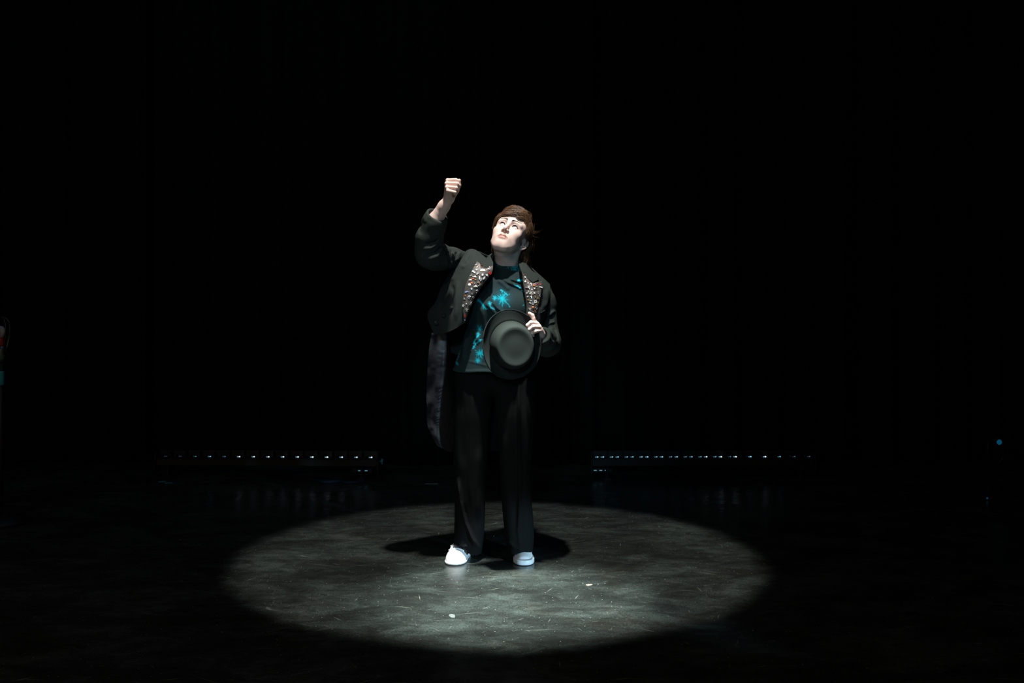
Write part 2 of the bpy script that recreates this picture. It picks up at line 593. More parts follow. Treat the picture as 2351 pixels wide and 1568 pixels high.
def floor_mat():
    m, nt, b = new_mat('black_painted_stage_floor')
    L = nt.links.new
    geo = N(nt, 'ShaderNodeNewGeometry')
    pos = geo.outputs['Position']

    def noise(scale, detail=5.0, rough=0.6, vec=pos, dist=0.0):
        n = N(nt, 'ShaderNodeTexNoise', Scale=scale, Detail=detail, Roughness=rough, Distortion=dist)
        L(vec, n.inputs['Vector'])
        return n.outputs['Fac']

    def ramp(val, a, b_, lo=0.0, hi=1.0):
        r = N(nt, 'ShaderNodeMapRange', interpolation_type='SMOOTHSTEP')
        r.inputs['From Min'].default_value = a; r.inputs['From Max'].default_value = b_
        r.inputs['To Min'].default_value = lo; r.inputs['To Max'].default_value = hi
        L(val, r.inputs['Value'])
        return r.outputs[0]

    def math_(op, a, b_=None, c=None):
        n = N(nt, 'ShaderNodeMath', operation=op)
        for i, x in enumerate((a, b_, c)):
            if x is None:
                continue
            if isinstance(x, (int, float)):
                n.inputs[i].default_value = x
            else:
                L(x, n.inputs[i])
        return n.outputs[0]

    def scratches(cell, halflen, halfwid, prob, ang=(-3.14, 3.14), seed=0.0, bend=0.03):
        """one straight random mark per voronoi cell"""
        wv = N(nt, 'ShaderNodeVectorMath', operation='MULTIPLY_ADD')
        nzv = N(nt, 'ShaderNodeTexNoise', Scale=5.0, Detail=1.0)
        L(pos, nzv.inputs['Vector'])
        L(nzv.outputs['Color'], wv.inputs[0]); wv.inputs[1].default_value = (bend, bend, 0)
        L(pos, wv.inputs[2])
        ad = N(nt, 'ShaderNodeVectorMath', operation='ADD'); ad.inputs[1].default_value = (seed, seed * 1.7, 0)
        L(wv.outputs[0], ad.inputs[0])
        vo = N(nt, 'ShaderNodeTexVoronoi', voronoi_dimensions='2D', Scale=1.0 / cell, Randomness=1.0)
        L(ad.outputs[0], vo.inputs['Vector'])
        sub = N(nt, 'ShaderNodeVectorMath', operation='SUBTRACT')
        L(ad.outputs[0], sub.inputs[0])
        L(vo.outputs['Position'], sub.inputs[1])
        sc = N(nt, 'ShaderNodeSeparateColor'); L(vo.outputs['Color'], sc.inputs[0])
        a = math_('MULTIPLY_ADD', sc.outputs[0], ang[1] - ang[0], ang[0])
        rot = N(nt, 'ShaderNodeVectorRotate', rotation_type='Z_AXIS')
        L(sub.outputs[0], rot.inputs['Vector']); L(a, rot.inputs['Angle'])
        sx = N(nt, 'ShaderNodeSeparateXYZ'); L(rot.outputs[0], sx.inputs[0])
        ll = math_('MULTIPLY', sc.outputs[2], halflen)
        u = math_('ABSOLUTE', sx.outputs[0]); v = math_('ABSOLUTE', sx.outputs[1])
        t = math_('DIVIDE', u, ll)
        w = math_('MULTIPLY', math_('SUBTRACT', 1.0, t), halfwid)
        on = math_('LESS_THAN', v, w)
        pr = math_('LESS_THAN', sc.outputs[1], prob)
        br = math_('MULTIPLY_ADD', sc.outputs[2], 0.7, 0.3)
        return math_('MULTIPLY', math_('MULTIPLY', on, pr), br)

    # streaky dust: the floor was mopped sideways, so blotches are longer in x
    mp = N(nt, 'ShaderNodeMapping'); mp.inputs['Scale'].default_value = (1.0, 1.7, 1.0); mp.inputs['Rotation'].default_value = (0, 0, 0.2)
    L(pos, mp.inputs['Vector'])
    big = noise(2.2, 6, 0.62, mp.outputs[0], 0.6)
    mid = noise(9.0, 6, 0.68, mp.outputs[0], 0.9)
    fine = noise(130.0, 3, 0.7)
    grain = noise(420.0, 2, 0.6)
    dust = math_('MULTIPLY', ramp(big, 0.36, 0.70, 0.25, 1.0), ramp(mid, 0.32, 0.72, 0.35, 1.0))
    dust = math_('MULTIPLY', dust, ramp(fine, 0.3, 0.7, 0.50, 1.5))
    dust = math_('MULTIPLY', dust, ramp(grain, 0.3, 0.7, 0.45, 1.5))
    dark = N(nt, 'ShaderNodeMix', data_type='RGBA')
    dark.inputs[6].default_value = (0.0085, 0.0085, 0.0080, 1); dark.inputs[7].default_value = (0.050, 0.066, 0.060, 1)
    L(dust, dark.inputs[0])
    # brownish worn patches
    brown = N(nt, 'ShaderNodeMix', data_type='RGBA', blend_type='MULTIPLY')
    brown.inputs[7].default_value = (1.10, 1.0, 0.93, 1)
    L(ramp(noise(3.1, 3, 0.5), 0.5, 0.68), brown.inputs[0]); L(dark.outputs[2], brown.inputs[6])
    marks = scratches(0.24, 0.10, 0.0016, 0.5, (-0.7, 0.7), 3.1)
    for args in ((0.13, 0.045, 0.0020, 0.40, (-1.5, 1.5), 9.7, 0.08), (0.06, 0.018, 0.0014, 0.40, (-3.1, 3.1), 21.3, 0.02),
                 (0.38, 0.05, 0.006, 0.30, (-1.2, 1.2), 33.9, 0.12), (0.60, 0.28, 0.0014, 0.4, (-0.5, 0.5), 47.0, 0.02)):
        marks = math_('MAXIMUM', marks, scratches(*args))
    marks = math_('MULTIPLY', marks, ramp(mid, 0.3, 0.6, 0.25, 1.0))
    # paint specks and dust grains
    vo = N(nt, 'ShaderNodeTexVoronoi', voronoi_dimensions='2D', Scale=30.0); L(pos, vo.inputs['Vector'])
    sc = N(nt, 'ShaderNodeSeparateColor'); L(vo.outputs['Color'], sc.inputs[0])
    rad = math_('MULTIPLY_ADD', sc.outputs[1], 0.055, 0.010)
    speck = math_('MULTIPLY', math_('LESS_THAN', vo.outputs['Distance'], rad), math_('LESS_THAN', sc.outputs[0], 0.20))
    c2 = N(nt, 'ShaderNodeMix', data_type='RGBA')
    c2.inputs[7].default_value = (0.13, 0.145, 0.13, 1)
    L(marks, c2.inputs[0]); L(brown.outputs[2], c2.inputs[6])
    c3 = N(nt, 'ShaderNodeMix', data_type='RGBA')
    c3.inputs[7].default_value = (0.30, 0.29, 0.25, 1)
    L(speck, c3.inputs[0]); L(c2.outputs[2], c3.inputs[6])
    L(c3.outputs[2], b.inputs['Base Color'])
    L(ramp(dust, 0.0, 0.8, 0.25, 0.42), b.inputs['Roughness'])
    b.inputs['Specular IOR Level'].default_value = 0.65
    bp = N(nt, 'ShaderNodeBump', Strength=0.10, Distance=0.002)
    L(fine, bp.inputs['Height']); L(bp.outputs[0], b.inputs['Normal'])
    return m


M['floor'] = floor_mat()
M['wall'] = simple('matt_black_wall', (0.006, 0.006, 0.007), 0.95, spec=0.05)

# ------------------------------------------------------------------ the stage: floor, walls, ceiling, drapes
X0, X1, Y0, Y1, ZC = -5.2, 5.2, -8.2, 3.7, 6.2


def struct(name, mb, mat):
    o = mb.build(name, mat)
    o['kind'] = 'structure'
    return o


struct('floor', MB().box(((X0 + X1) / 2, (Y0 + Y1) / 2, -0.05), (X1 - X0, Y1 - Y0, 0.1)), M['floor'])
struct('wall_back', MB().box((0, Y1 + 0.05, ZC / 2), (X1 - X0, 0.1, ZC)), M['wall'])
struct('wall_left', MB().box((X0 - 0.05, (Y0 + Y1) / 2, ZC / 2), (0.1, Y1 - Y0, ZC)), M['wall'])
struct('wall_right', MB().box((X1 + 0.05, (Y0 + Y1) / 2, ZC / 2), (0.1, Y1 - Y0, ZC)), M['wall'])
struct('ceiling', MB().box((0, (Y0 + Y1) / 2, ZC + 0.05), (X1 - X0, Y1 - Y0, 0.1)), M['wall'])


def drape(x0, x1, y, seed, label):
    rs = np.random.RandomState(seed)
    nx, nz = int((x1 - x0) * 60), 26
    x = np.linspace(x0, x1, nx)
    z = np.linspace(0.012, 5.6, nz)
    ph = np.cumsum(rs.uniform(0.6, 1.4, nx)); ph = ph / ph[-1] * (x1 - x0) * 2 * math.pi / 0.27
    amp = 0.045 + 0.03 * np.interp(np.arange(nx), np.arange(0, nx, 9), rs.uniform(-1, 1, len(np.arange(0, nx, 9))))
    XX, ZZ = np.meshgrid(x, z, indexing='ij')
    low = np.clip(1 - ZZ / 2.5, 0, 1)
    YY = y + (amp * np.sin(ph))[:, None] * (0.7 + 0.5 * low) + 0.02 * np.sin(ph * 0.37 + 1)[:, None] + 0.015 * low * np.sin(ph * 2.3)[:, None]
    g = np.stack([XX, YY, ZZ], -1)
    n = nx * nz
    front = g.reshape(-1, 3); back = front + np.array([0, 0.006, 0])
    q = grid_quads(nx, nz)
    rim = np.concatenate([np.arange(nz), np.arange(1, nx) * nz + nz - 1, (nx - 1) * nz + np.arange(nz - 2, -1, -1), np.arange(nx - 2, 0, -1) * nz])
    rn = np.roll(rim, -1)
    quads = np.concatenate([q[:, ::-1], q + n, np.stack([rim, rn, rn + n, rim + n], 1)])
    o = np_mesh('stage_curtain', np.concatenate([front, back]), quads, M['curtain'])
    tag(o, label, 'curtain', 'black drapes along the back of the stage')


drape(-5.1, -2.75, 2.92, 1, 'black pleated stage drape at the far left of the back wall')
drape(-2.72, -0.985, 2.95, 2, 'black pleated stage drape hanging behind the left light batten')
drape(-1.0, 0.62, 2.86, 3, 'black stage drape hanging between the two light battens behind the performer')
drape(0.65, 2.6, 2.95, 4, 'black pleated stage drape hanging behind the right light batten')
drape(2.63, 5.1, 2.92, 5, 'black pleated stage drape at the far right of the back wall')

# ------------------------------------------------------------------ light battens


def emis(name, col, s):
    return simple(name, (0.02, 0.02, 0.02), 0.2, emit=col, estr=s)


GLOWS = {}


def glow_mat(level, tint):  # glow for the imitated lens glints and for the status displays
    k = (round(level, 1), tint)
    if k not in GLOWS:
        GLOWS[k] = emis('glint_display_glow', (0.30, 0.75, 1.0) if tint == 'c' else (0.75, 0.92, 1.0), level)
    return GLOWS[k]


def batten(cx, cy, rot, levels, label, two, knob_side):
    W = 1.545; pitch = W / 15.1
    root = empty('light_batten', (cx, cy, 0))
    root.rotation_euler = (0, 0, rot)
    tag(root, label, 'stage light', 'long light battens standing on the floor')
    MB().box((0, 0.01, 0.112), (W, 0.075, 0.060), bev=0.004).box((0, 0.045, 0.150), (W, 0.008, 0.05)).build('housing', M['black_metal'], root)
    for s in (-1, 1):
        mb = MB().box((s * (W / 2 + 0.006), 0.01, 0.105), (0.010, 0.10, 0.15), bev=0.003)
        o = mb.build('end_plate', M['black_metal'], root)
        MB().box((s * (W / 2 - 0.10), 0.0, 0.045), (0.012, 0.16, 0.09), bev=0.003).box((s * (W / 2 - 0.10), 0.0, 0.006), (0.05, 0.20, 0.010)).build('floor_bracket', M['black_metal'], root)
        if s == knob_side:
            k = MB().lathe([(0.006, 0.0), (0.006, 0.014), (0.020, 0.016), (0.021, 0.024), (0.016, 0.028)], 12, (s * (W / 2 + 0.011), 0.0, 0.115), 'x').build('clamp_knob', M['teal_tape'], root, True)
            k['label'] = 'teal clamp knob'
    hood = MB().box((-pitch * 0.47, -0.012, 0.162), (0.004, 0.05, 0.045)).box((0, 0.025, 0.162), (pitch * 0.94, 0.004, 0.045)).box((0, -0.012, 0.141), (pitch * 0.94, 0.05, 0.003)).mesh('led_cell', M['black_plastic'])
    dome = MB().lathe([(0.022, 0.0), (0.021, 0.008), (0.016, 0.015), (0.008, 0.019), (0.001, 0.020)], 12, (0, 0, 0.1425)).mesh('lens', M['pupil'], True)
    glint = MB().lathe([(0.004, 0.0), (0.0052, 0.002), (0.004, 0.004), (0.001, 0.005)], 8)  # small emitters that imitate light glinting off the lenses
    for i, lv in enumerate(levels):
        x = (i - 7) * pitch
        c = link('led_cell', hood, root); c.location = (x, -0.012, 0)
        l = link('lens', dome, c)
        for dx, sx in (((0.021, 1.0), (-0.018, 0.8)) if two else ((0.020, 1.0),)):
            lev = lv if dx > 0 else max(0.0, levels[min(14, max(0, i))] * (1.1 - i / 9.0))
            if lev <= 0.02:
                continue
            me = glint.mesh('lens_glint', glow_mat(lev, 'w' if lev > 1.5 else 'c'))
            e = link('lens_glint', me, c)
            e.location = (dx, -0.019, 0.1475); e.rotation_euler = (1.1, 0, 0)
            e.scale = (1.1 * sx, 0.75, 1.2)
            t = link('lens_glint', glint.mesh('lens_glint', glow_mat(lev * 0.18, 'c')), c)
            t.location = (dx - 0.010, -0.019, 0.1465); t.rotation_euler = (1.1, 0, 0); t.scale = (1.8, 0.7, 1.2)
    disp = MB().box((0, 0, 0), (0.020, 0.003, 0.005)).mesh('status_display', glow_mat(0.35, 'c'))
    xs = (W / 2 - 0.12, W / 2 - 0.075) if not two else (-W / 2 + 0.022, -W / 2 + 0.060, -W / 2 + 0.098)
    for x in xs:
        e = link('status_display', disp, root); e.location = (x, -0.030, 0.055)
    MB().box((xs[-1] - 0.03, -0.022, 0.055), (0.14, 0.012, 0.028), bev=0.002).build('control_panel', M['black_plastic'], root)
    return root


cL = (G(362, 1096) + G(868, 1096)) / 2
batten(cL[0] - 0.005, 2.34, -0.035, [0.03, 0.04, 0.25, 0.8, 0.25, 2.0, 1.6, 2.0, 2.4, 2.2, 2.6, 2.8, 1.8, 1.6, 1.8],
       'black light batten of fifteen cells on the floor left of the performer', False, 1)
batten((P(1356, 1090, 2.34)[0] + P(1870, 1090, 2.34)[0]) / 2, 2.34, 0.015, [1.0, 0.9, 0.8, 1.3, 1.1, 1.0, 0.8, 1.8, 3.0, 2.6, 1.3, 2.8, 0.7, 0.05, 0.15],
       'black light batten of fifteen cells on the floor right of the performer', True, -1)


def cable(pts, r, mat, label, cat='cable'):
    p = catmull(np.array(pts), 28)
    o = MB().tube([tuple(q) for q in p], r, 8).build('cable', mat, None, True)
    return tag(o, label, cat)


z0 = 0.011
a = G(1700, 1097); b = G(1790, 1099)
cable([(a[0] - 0.06, 2.17, z0), (a[0] + 0.02, 2.13, z0), (a[0] + 0.08, 2.17, z0 + 0.012), (a[0] + 0.16, 2.12, z0), (a[0] + 0.27, 2.15, z0), (a[0] + 0.40, 2.17, z0)], 0.010, M['blue_cable'],
      'dark blue cable lying on the floor below the right light batten')
a = G(745, 1100)
cable([(a[0] - 0.05, 2.16, z0), (a[0] + 0.04, 2.10, z0), (a[0] + 0.12, 2.13, z0), (a[0] + 0.20, 2.08, z0), (a[0] + 0.32, 2.15, z0)], 0.010, M['blue_cable'],
      'dark blue cable lying on the floor below the left light batten')


def tape(px, py, w, l, rot, mat, label, thick=0.0016):
    c = G(px, py)
    o = MB().box((0, 0, thick / 2), (w, l, thick)).build('tape_strip', mat)
    o.location = (c[0], c[1], 0.0004); o.rotation_euler = (0, 0, rot)
    return tag(o, label, 'tape')


M['tape_grey'] = simple('grey_tape', (0.22, 0.24, 0.23), 0.6)
tape(372, 1106, 0.05, 0.035, 0.5, M['teal_tape'], 'short teal tape strip left on the floor before the left light batten')
tape(387, 1109, 0.05, 0.035, 0.5, M['teal_tape'], 'second short teal tape strip just right of the first, left batten')
tape(990, 1111, 0.095, 0.012, 0.0, M['tape_grey'], 'thin grey tape strip on the floor left of the performer, behind her')

# caged work light on a stand at the left edge
cg = P(2, 760, 0.9)
root = empty('work_light', (cg[0], 0.9, 0))
tag(root, 'caged work light on a dark stand at the left edge', 'lamp')
cz = cg[2]
MB().lathe([(0.012, 0.02), (0.012, cz - 0.16)], 12).build('pole', M['black_metal'], root, True)
MB().lathe([(0.16, 0.0), (0.16, 0.012), (0.05, 0.03), (0.014, 0.05)], 20).build('base', M['black_metal'], root, True)
MB().lathe([(0.017, cz - 0.30), (0.018, cz - 0.29), (0.018, cz - 0.23), (0.017, cz - 0.22)], 12).build('tape_collar', M['teal_tape'], root, True)['label'] = 'teal tape wound round the pole'
MB().lathe([(0.014, cz - 0.17), (0.020, cz - 0.15), (0.020, cz - 0.10), (0.016, cz - 0.085)], 14).build('socket', M['grey_steel'], root, True)
MB().lathe([(0.014, cz - 0.088), (0.0165, cz - 0.075), (0.0165, cz - 0.05), (0.012, cz - 0.035)], 14).build('lamp_holder', M['red_plastic'], root, True)['label'] = 'red lamp holder'
MB().lathe([(0.010, cz - 0.04), (0.020, cz - 0.025), (0.024, cz - 0.005), (0.020, cz + 0.015), (0.010, cz + 0.026), (0.001, cz + 0.029)], 16).build('bulb', M['glass_bulb'], root, True)
for k in range(8):
    an = k * math.pi / 4 + 0.2
    pr = [(0.022, -0.12), (0.034, -0.08), (0.046, -0.03), (0.050, 0.01), (0.043, 0.05), (0.026, 0.073), (0.004, 0.08)]
    MB().tube([(r * math.cos(an), r * math.sin(an), cz + z) for r, z in pr], 0.0014, 5).build('cage_wire', M['grey_steel'], root, True)

# lamp at the right edge
fl = P(2294, 1015, 1.6)
root = empty('par_lamp', (fl[0], 1.6, 0))
tag(root, 'small dark lamp with a dim blue lens near the right edge', 'stage light')
MB().lathe([(0.030, -0.004), (0.034, 0.004), (0.034, 0.10), (0.026, 0.13), (0.012, 0.14)], 20, (0, 0.0, fl[2]), 'y').v
bd = MB().lathe([(0.012, -0.14), (0.026, -0.13), (0.034, -0.10), (0.034, -0.004), (0.030, 0.002), (0.020, 0.002)], 20, (0, 0, fl[2]), 'y').build('housing', M['black_metal'], root, True)
MB().lathe([(0.0165, 0.001), (0.015, 0.005), (0.008, 0.008), (0.001, 0.009)], 20, (0, -0.001, fl[2]), 'y').build('lens', simple('dim_blue_lens', (0.0, 0.02, 0.04), 0.2, emit=(0.0, 0.30, 0.60), estr=0.17, var=0.4, scale=120), root, True)['label'] = 'dim blue lens'
MB().tube([(-0.045, 0.05, fl[2]), (-0.05, 0.05, fl[2] - 0.10), (-0.02, 0.05, fl[2] - 0.14), (0.02, 0.05, fl[2] - 0.14), (0.05, 0.05, fl[2] - 0.10), (0.045, 0.05, fl[2])], 0.006, 6).build('yoke', M['black_metal'], root)
MB().box((0, 0.05, (fl[2] - 0.14) / 2), (0.03, 0.03, fl[2] - 0.13)).box((0, 0.05, 0.008), (0.2, 0.2, 0.014), bev=0.003).build('stand', M['black_metal'], root)
MB().box((-0.066, -0.055, 0.012), (0.05, 0.05, 0.022), bev=0.003).build('power_box', M['black_plastic'], root)
i_ = P(2261, 1087, 1.55)
MB().lathe([(0.006, 0.0), (0.006, 0.002), (0.003, 0.004)], 10, (i_[0] - fl[0], -0.08, 0.014), 'y').build('indicator', simple('dim_blue_indicator', (0, 0.02, 0.04), 0.3, emit=(0.0, 0.25, 0.5), estr=0.15), root)

# ------------------------------------------------------------------ the performer
def rot(ax, a):
    c, s = math.cos(a), math.sin(a)
    if ax == 'x': return np.array([[1, 0, 0], [0, c, -s], [0, s, c]])
    if ax == 'y': return np.array([[c, 0, s], [0, 1, 0], [-s, 0, c]])
    return np.array([[c, -s, 0], [s, c, 0], [0, 0, 1]])


A = np.array
HR = rot('y', math.radians(15.7)) @ rot('z', math.radians(-15.5)) @ rot('x', math.radians(-28.5)) @ np.diag([1.0, 1.0, 1.05])
HI = np.linalg.inv(HR).T          # p_local = (p - HO) @ HI
HO = A([-0.008, 0.0, 1.5205])


def H(x, y, z):
    return HR @ A([x, y, z], float) + HO


# --- body: one continuous surface
S = Sdf()


def hell(c, r, k, mode='u'):
    c = A(c, float); r = A(r, float)
    S.local(HR, HO, lambda p: d_ell(p, c, r), c, r.max(), k, mode)


def hcone(a, b, r1, r2, k, mode='u'):
    a = A(a, float); b = A(b, float)
    S.local(HR, HO, lambda p: d_cone(p, a, b, r1, r2), (a + b) / 2, np.linalg.norm(a - b) / 2 + max(r1, r2), k, mode)


def hchain(pts, rs, k, mode='u'):
    for i in range(len(pts) - 1):
        hcone(pts[i], pts[i + 1], rs[i], rs[i + 1], k, mode)


# head
hell((0, 0.012, 0.034), (0.072, 0.092, 0.080), 0.01)
hell((0, -0.030, -0.034), (0.0545, 0.053, 0.078), 0.03)
for s in (-1, 1):
    hell((s * 0.032, -0.040, -0.050), (0.025, 0.032, 0.045), 0.025)
    hell((s * 0.050, -0.032, 0.022), (0.018, 0.030, 0.030), 0.02)
hcone((0.010, -0.064, -0.101), (-0.010, -0.064, -0.101), 0.0165, 0.0165, 0.022)
for s in (-1, 1):
    hcone((s * 0.051, 0.004, -0.050), (s * 0.019, -0.058, -0.100), 0.015, 0.014, 0.028)
    hell((s * 0.043, -0.055, -0.026), (0.019, 0.017, 0.015), 0.026)
    hcone((s * 0.013, -0.0815, 0.020), (s * 0.047, -0.066, 0.019), 0.0085, 0.008, 0.016)
    hell((s * 0.031, -0.093, -0.001), (0.019, 0.016, 0.012), 0.014, 's')
# neck
NB = P(1163, 640, 0.045)
nk0 = H(0, 0.036, -0.050)
S.cone(nk0, NB, 0.053, 0.058, 0.025)
S.cone(H(0, 0.005, -0.092), P(1163, 600, -0.002), 0.030, 0.040, 0.03)
for s, q in ((-1, (1154, 612)), (1, (1173, 612))):
    S.cone(H(s * 0.056, 0.030, -0.050), P(*q, -0.010), 0.012, 0.009, 0.022)
# muzzle, nose, lips
hell((0, -0.070, -0.066), (0.031, 0.0205, 0.024), 0.02)
hchain([(0, -0.080, 0.010), (0, -0.092, -0.014), (0, -0.1025, -0.0315)], [0.0066, 0.0074, 0.0086], 0.010)
for s in (-1, 1):
    hell((s * 0.0118, -0.0905, -0.0375), (0.0062, 0.0095, 0.0070), 0.008)
hell((0, -0.0955, -0.0395), (0.0055, 0.009, 0.0055), 0.006)
for s in (-1, 1):
    hcone((s * 0.0066, -0.0985, -0.0470), (s * 0.0068, -0.0925, -0.039), 0.0036, 0.0032, 0.0025, 's')
UL = [(0, -0.0895, -0.0630), (0.008, -0.0895, -0.0612), (0.017, -0.0845, -0.0655), (0.0245, -0.0765, -0.0700)]
LL = [(0, -0.0880, -0.0745), (0.009, -0.0870, -0.0740), (0.017, -0.0830, -0.0722), (0.0235, -0.0770, -0.0700)]
ML = [(0, -0.0945, -0.0684), (0.009, -0.0935, -0.0680), (0.0155, -0.0895, -0.0688), (0.0205, -0.0860, -0.0697)]
mir = lambda pts: [(-x, y, z) for x, y, z in pts]
for f in (lambda q: q, mir):
    hchain(f(UL), [0.0049, 0.0053, 0.0042, 0.002], 0.0045)
    hchain(f(LL), [0.0066, 0.0063, 0.0048, 0.002], 0.0045)
for f in (lambda q: q, mir):
    hchain(f(ML), [0.0012, 0.0012, 0.0010, 0.0003], 0.003, 's')
hell((0, -0.0745, -0.090), (0.022, 0.010, 0.013), 0.015)
# eyelids round the eyeballs
EYE = [A([s * 0.0310, -0.0665, -0.0005]) for s in (-1, 1)]
for e in EYE:
    hell(e, (0.0142, 0.0142, 0.0138), 0.004)
for e in EYE:
    hchain([e + A([-0.014, -0.0095, 0.003]), e + A([-0.005, -0.0137, 0.0088]), e + A([0.006, -0.0137, 0.0085]), e + A([0.014, -0.0085, 0.0015])], [0.0012, 0.0016, 0.0016, 0.0012], 0.005)


def almond(e):
    s = np.sign(e[0])

    def fn(p):
        q = p - e
        x = q[:, 0] * s
        zt = 0.0080 * np.clip(1 - ((x + 0.001) / 0.0142) ** 2, -1, 1)
        zb = -0.0050 * np.clip(1 - ((x - 0.001) / 0.0142) ** 2, -1, 1)
        d = np.maximum(q[:, 2] - zt, zb - q[:, 2]) * 0.85
        d = np.maximum(d, q[:, 1] + 0.0045)
        return np.maximum(d, 0.0114 - np.sqrt((q * q).sum(1)))
    return fn


for e in EYE:
    S.local(HR, HO, almond(e), e + A([0, -0.012, 0]), 0.022, 0.0012, 's')

# ears: plate, rim, inner fold, hollow, lobe, tragus
for s in (-1, 1):
    def ear(pts, s=s):
        out = []
        for v, w, o in pts:   # v back, w up, o outward in the ear's plane
            out.append((s * (0.0675 + o + 0.62 * max(v, -0.004)), 0.008 + 0.90 * v, -0.0215 + 0.93 * w))
        return out
    hchain(ear([(0.004, 0.022, 0.0), (0.012, 0.004, 0.0), (0.006, -0.016, 0.0)]), [0.008, 0.010, 0.007], 0.006)
    hchain(ear([(0.000, 0.004, 0.003), (-0.001, 0.020, 0.004), (0.007, 0.030, 0.004), (0.017, 0.031, 0.003), (0.0255, 0.023, 0.002), (0.0275, 0.010, 0.001), (0.024, -0.004, 0.0015), (0.016, -0.017, 0.002), (0.007, -0.028, 0.001)]),
           [0.003, 0.0032, 0.0036, 0.0038, 0.0038, 0.0036, 0.0034, 0.0042, 0.0062], 0.0025)
    hchain(ear([(0.010, 0.020, 0.0045), (0.0175, 0.012, 0.003), (0.0175, 0.000, 0.003), (0.011, -0.010, 0.004)]), [0.0026, 0.003, 0.003, 0.003], 0.003)
    q = ear([(0.009, 0.002, 0.009)])[0]
    hell(q, (0.010, 0.0065, 0.009), 0.003, 's')
    hchain(ear([(-0.001, -0.004, 0.004), (0.002, -0.001, 0.006)]), [0.0045, 0.003], 0.004)

# trunk, legs and feet under the clothes
ZB = [0.80, 0.90, 1.00, 1.10, 1.20, 1.29, 1.345, 1.375, 1.41]
TCX = [-0.083, -0.080, -0.072, -0.058, -0.045, -0.034, -0.028, -0.025, -0.024]
TA = [0.155, 0.150, 0.140, 0.138, 0.146, 0.138, 0.095, 0.062, 0.052]
TB = [0.085, 0.085, 0.084, 0.084, 0.100, 0.088, 0.068, 0.055, 0.050]
TCY = [0.03, 0.03, 0.02, 0.015, 0.012, 0.02, 0.03, 0.035, 0.04]


def torso(p):
    z = np.clip(p[:, 2], ZB[0], ZB[-1])
    cx = np.interp(z, ZB, TCX); cy = np.interp(z, ZB, TCY); a = np.interp(z, ZB, TA) - 0.006; b = np.interp(z, ZB, TB) - 0.006
    d = (np.sqrt(((p[:, 0] - cx) / a) ** 2 + ((p[:, 1] - cy) / b) ** 2) - 1) * np.minimum(a, b) * 0.85
    return smax(d, np.maximum(p[:, 2] - 1.40, 0.90 - p[:, 2]), 0.03)


S.add('u', 0.02, torso, (-0.05, 0.02, 1.11), 0.36)
HIP = [A([-0.160, 0.040, 0.90]), A([-0.005, 0.040, 0.90])]
KNEE = [A([-0.187, 0.05, 0.47]), A([0.020, 0.05, 0.47])]
ANK = [A([-0.215, 0.155, 0.085]), A([0.045, 0.155, 0.085])]
TOE = [A([-0.248, 0.075, 0.030]), A([0.053, 0.075, 0.030])]
for i in (0, 1):
    S.cone(HIP[i], KNEE[i], 0.070, 0.046, 0.03)
    S.cone(KNEE[i], ANK[i], 0.048, 0.030, 0.02)
    S.cone(ANK[i] - A([0, 0.0, 0.04]), TOE[i], 0.024, 0.015, 0.02)

# raised arm with a fist
SHL = P(1064, 600, 0.02); EL = P(985, 580, -0.125)
WR = P(1031, 456, -0.235)
S.cone(P(1115, 655, 0.05), P(1062, 608, 0.03), 0.032, 0.032, 0.03)
S.cone(P(1062, 608, 0.03), EL, 0.032, 0.035, 0.02)
S.cone(EL, P(1000, 505, -0.185), 0.038, 0.0335, 0.015)
S.cone(P(1000, 505, -0.185), P(1020, 472, -0.215), 0.0335, 0.0255, 0.012)
S.cone(P(1019, 474, -0.215), WR, 0.0255, 0.0205, 0.012)
FY = -0.285
FO = (0.024, 0.008, -0.010, -0.026)
MCP = [P(1028, 414.5, FY + .004 + FO[0]), P(1025.8, 421.5, FY + FO[1]), P(1026.5, 430, FY + FO[2]), P(1029.5, 438.5, FY + .004 + FO[3])]
PIP = [P(1046.5, 413.5, FY - .026 + FO[0]), P(1048, 422, FY - .030 + FO[1]), P(1047, 431.5, FY - .028 + FO[2]), P(1044, 441.5, FY - .020 + FO[3])]
DIP = [P(1049.5, 418.5, FY - .006 + FO[0]), P(1050.5, 426.5, FY - .006 + FO[1]), P(1049, 435.5, FY - .004 + FO[2]), P(1045.5, 444.5, FY - .002 + FO[3])]
TIP = [P(1042, 421, FY + .012 + FO[0]), P(1042, 429, FY + .012 + FO[1]), P(1041, 437, FY + .014 + FO[2]), P(1040, 444, FY + .016 + FO[3])]
for i in range(4):
    S.cone(WR + A([0.002 * (1.5 - i), 0, 0]), MCP[i], 0.0165, 0.0100, 0.013)
S.cone(P(1031, 446, FY + .03), P(1033, 430, FY + .022), 0.017, 0.018, 0.012)
for i, r in enumerate((0.0086, 0.0088, 0.0083, 0.0076)):
    S.chain([MCP[i], PIP[i], DIP[i], TIP[i]], [r * 1.06, r, r * 0.93, r * 0.85], 0.0018)
# thumb leaves the side of the palm and lies along the fingers
TH = [P(1037, 452, FY + .045), P(1048, 438, FY + .022), P(1053.5, 426, FY + .002), P(1054.3, 414.5, FY - .004)]
S.chain(TH, [0.0155, 0.0115, 0.0092, 0.0076], 0.005)
S.cone(P(1034, 455, FY + .05), P(1041, 452, FY + .030), 0.013, 0.008, 0.008)

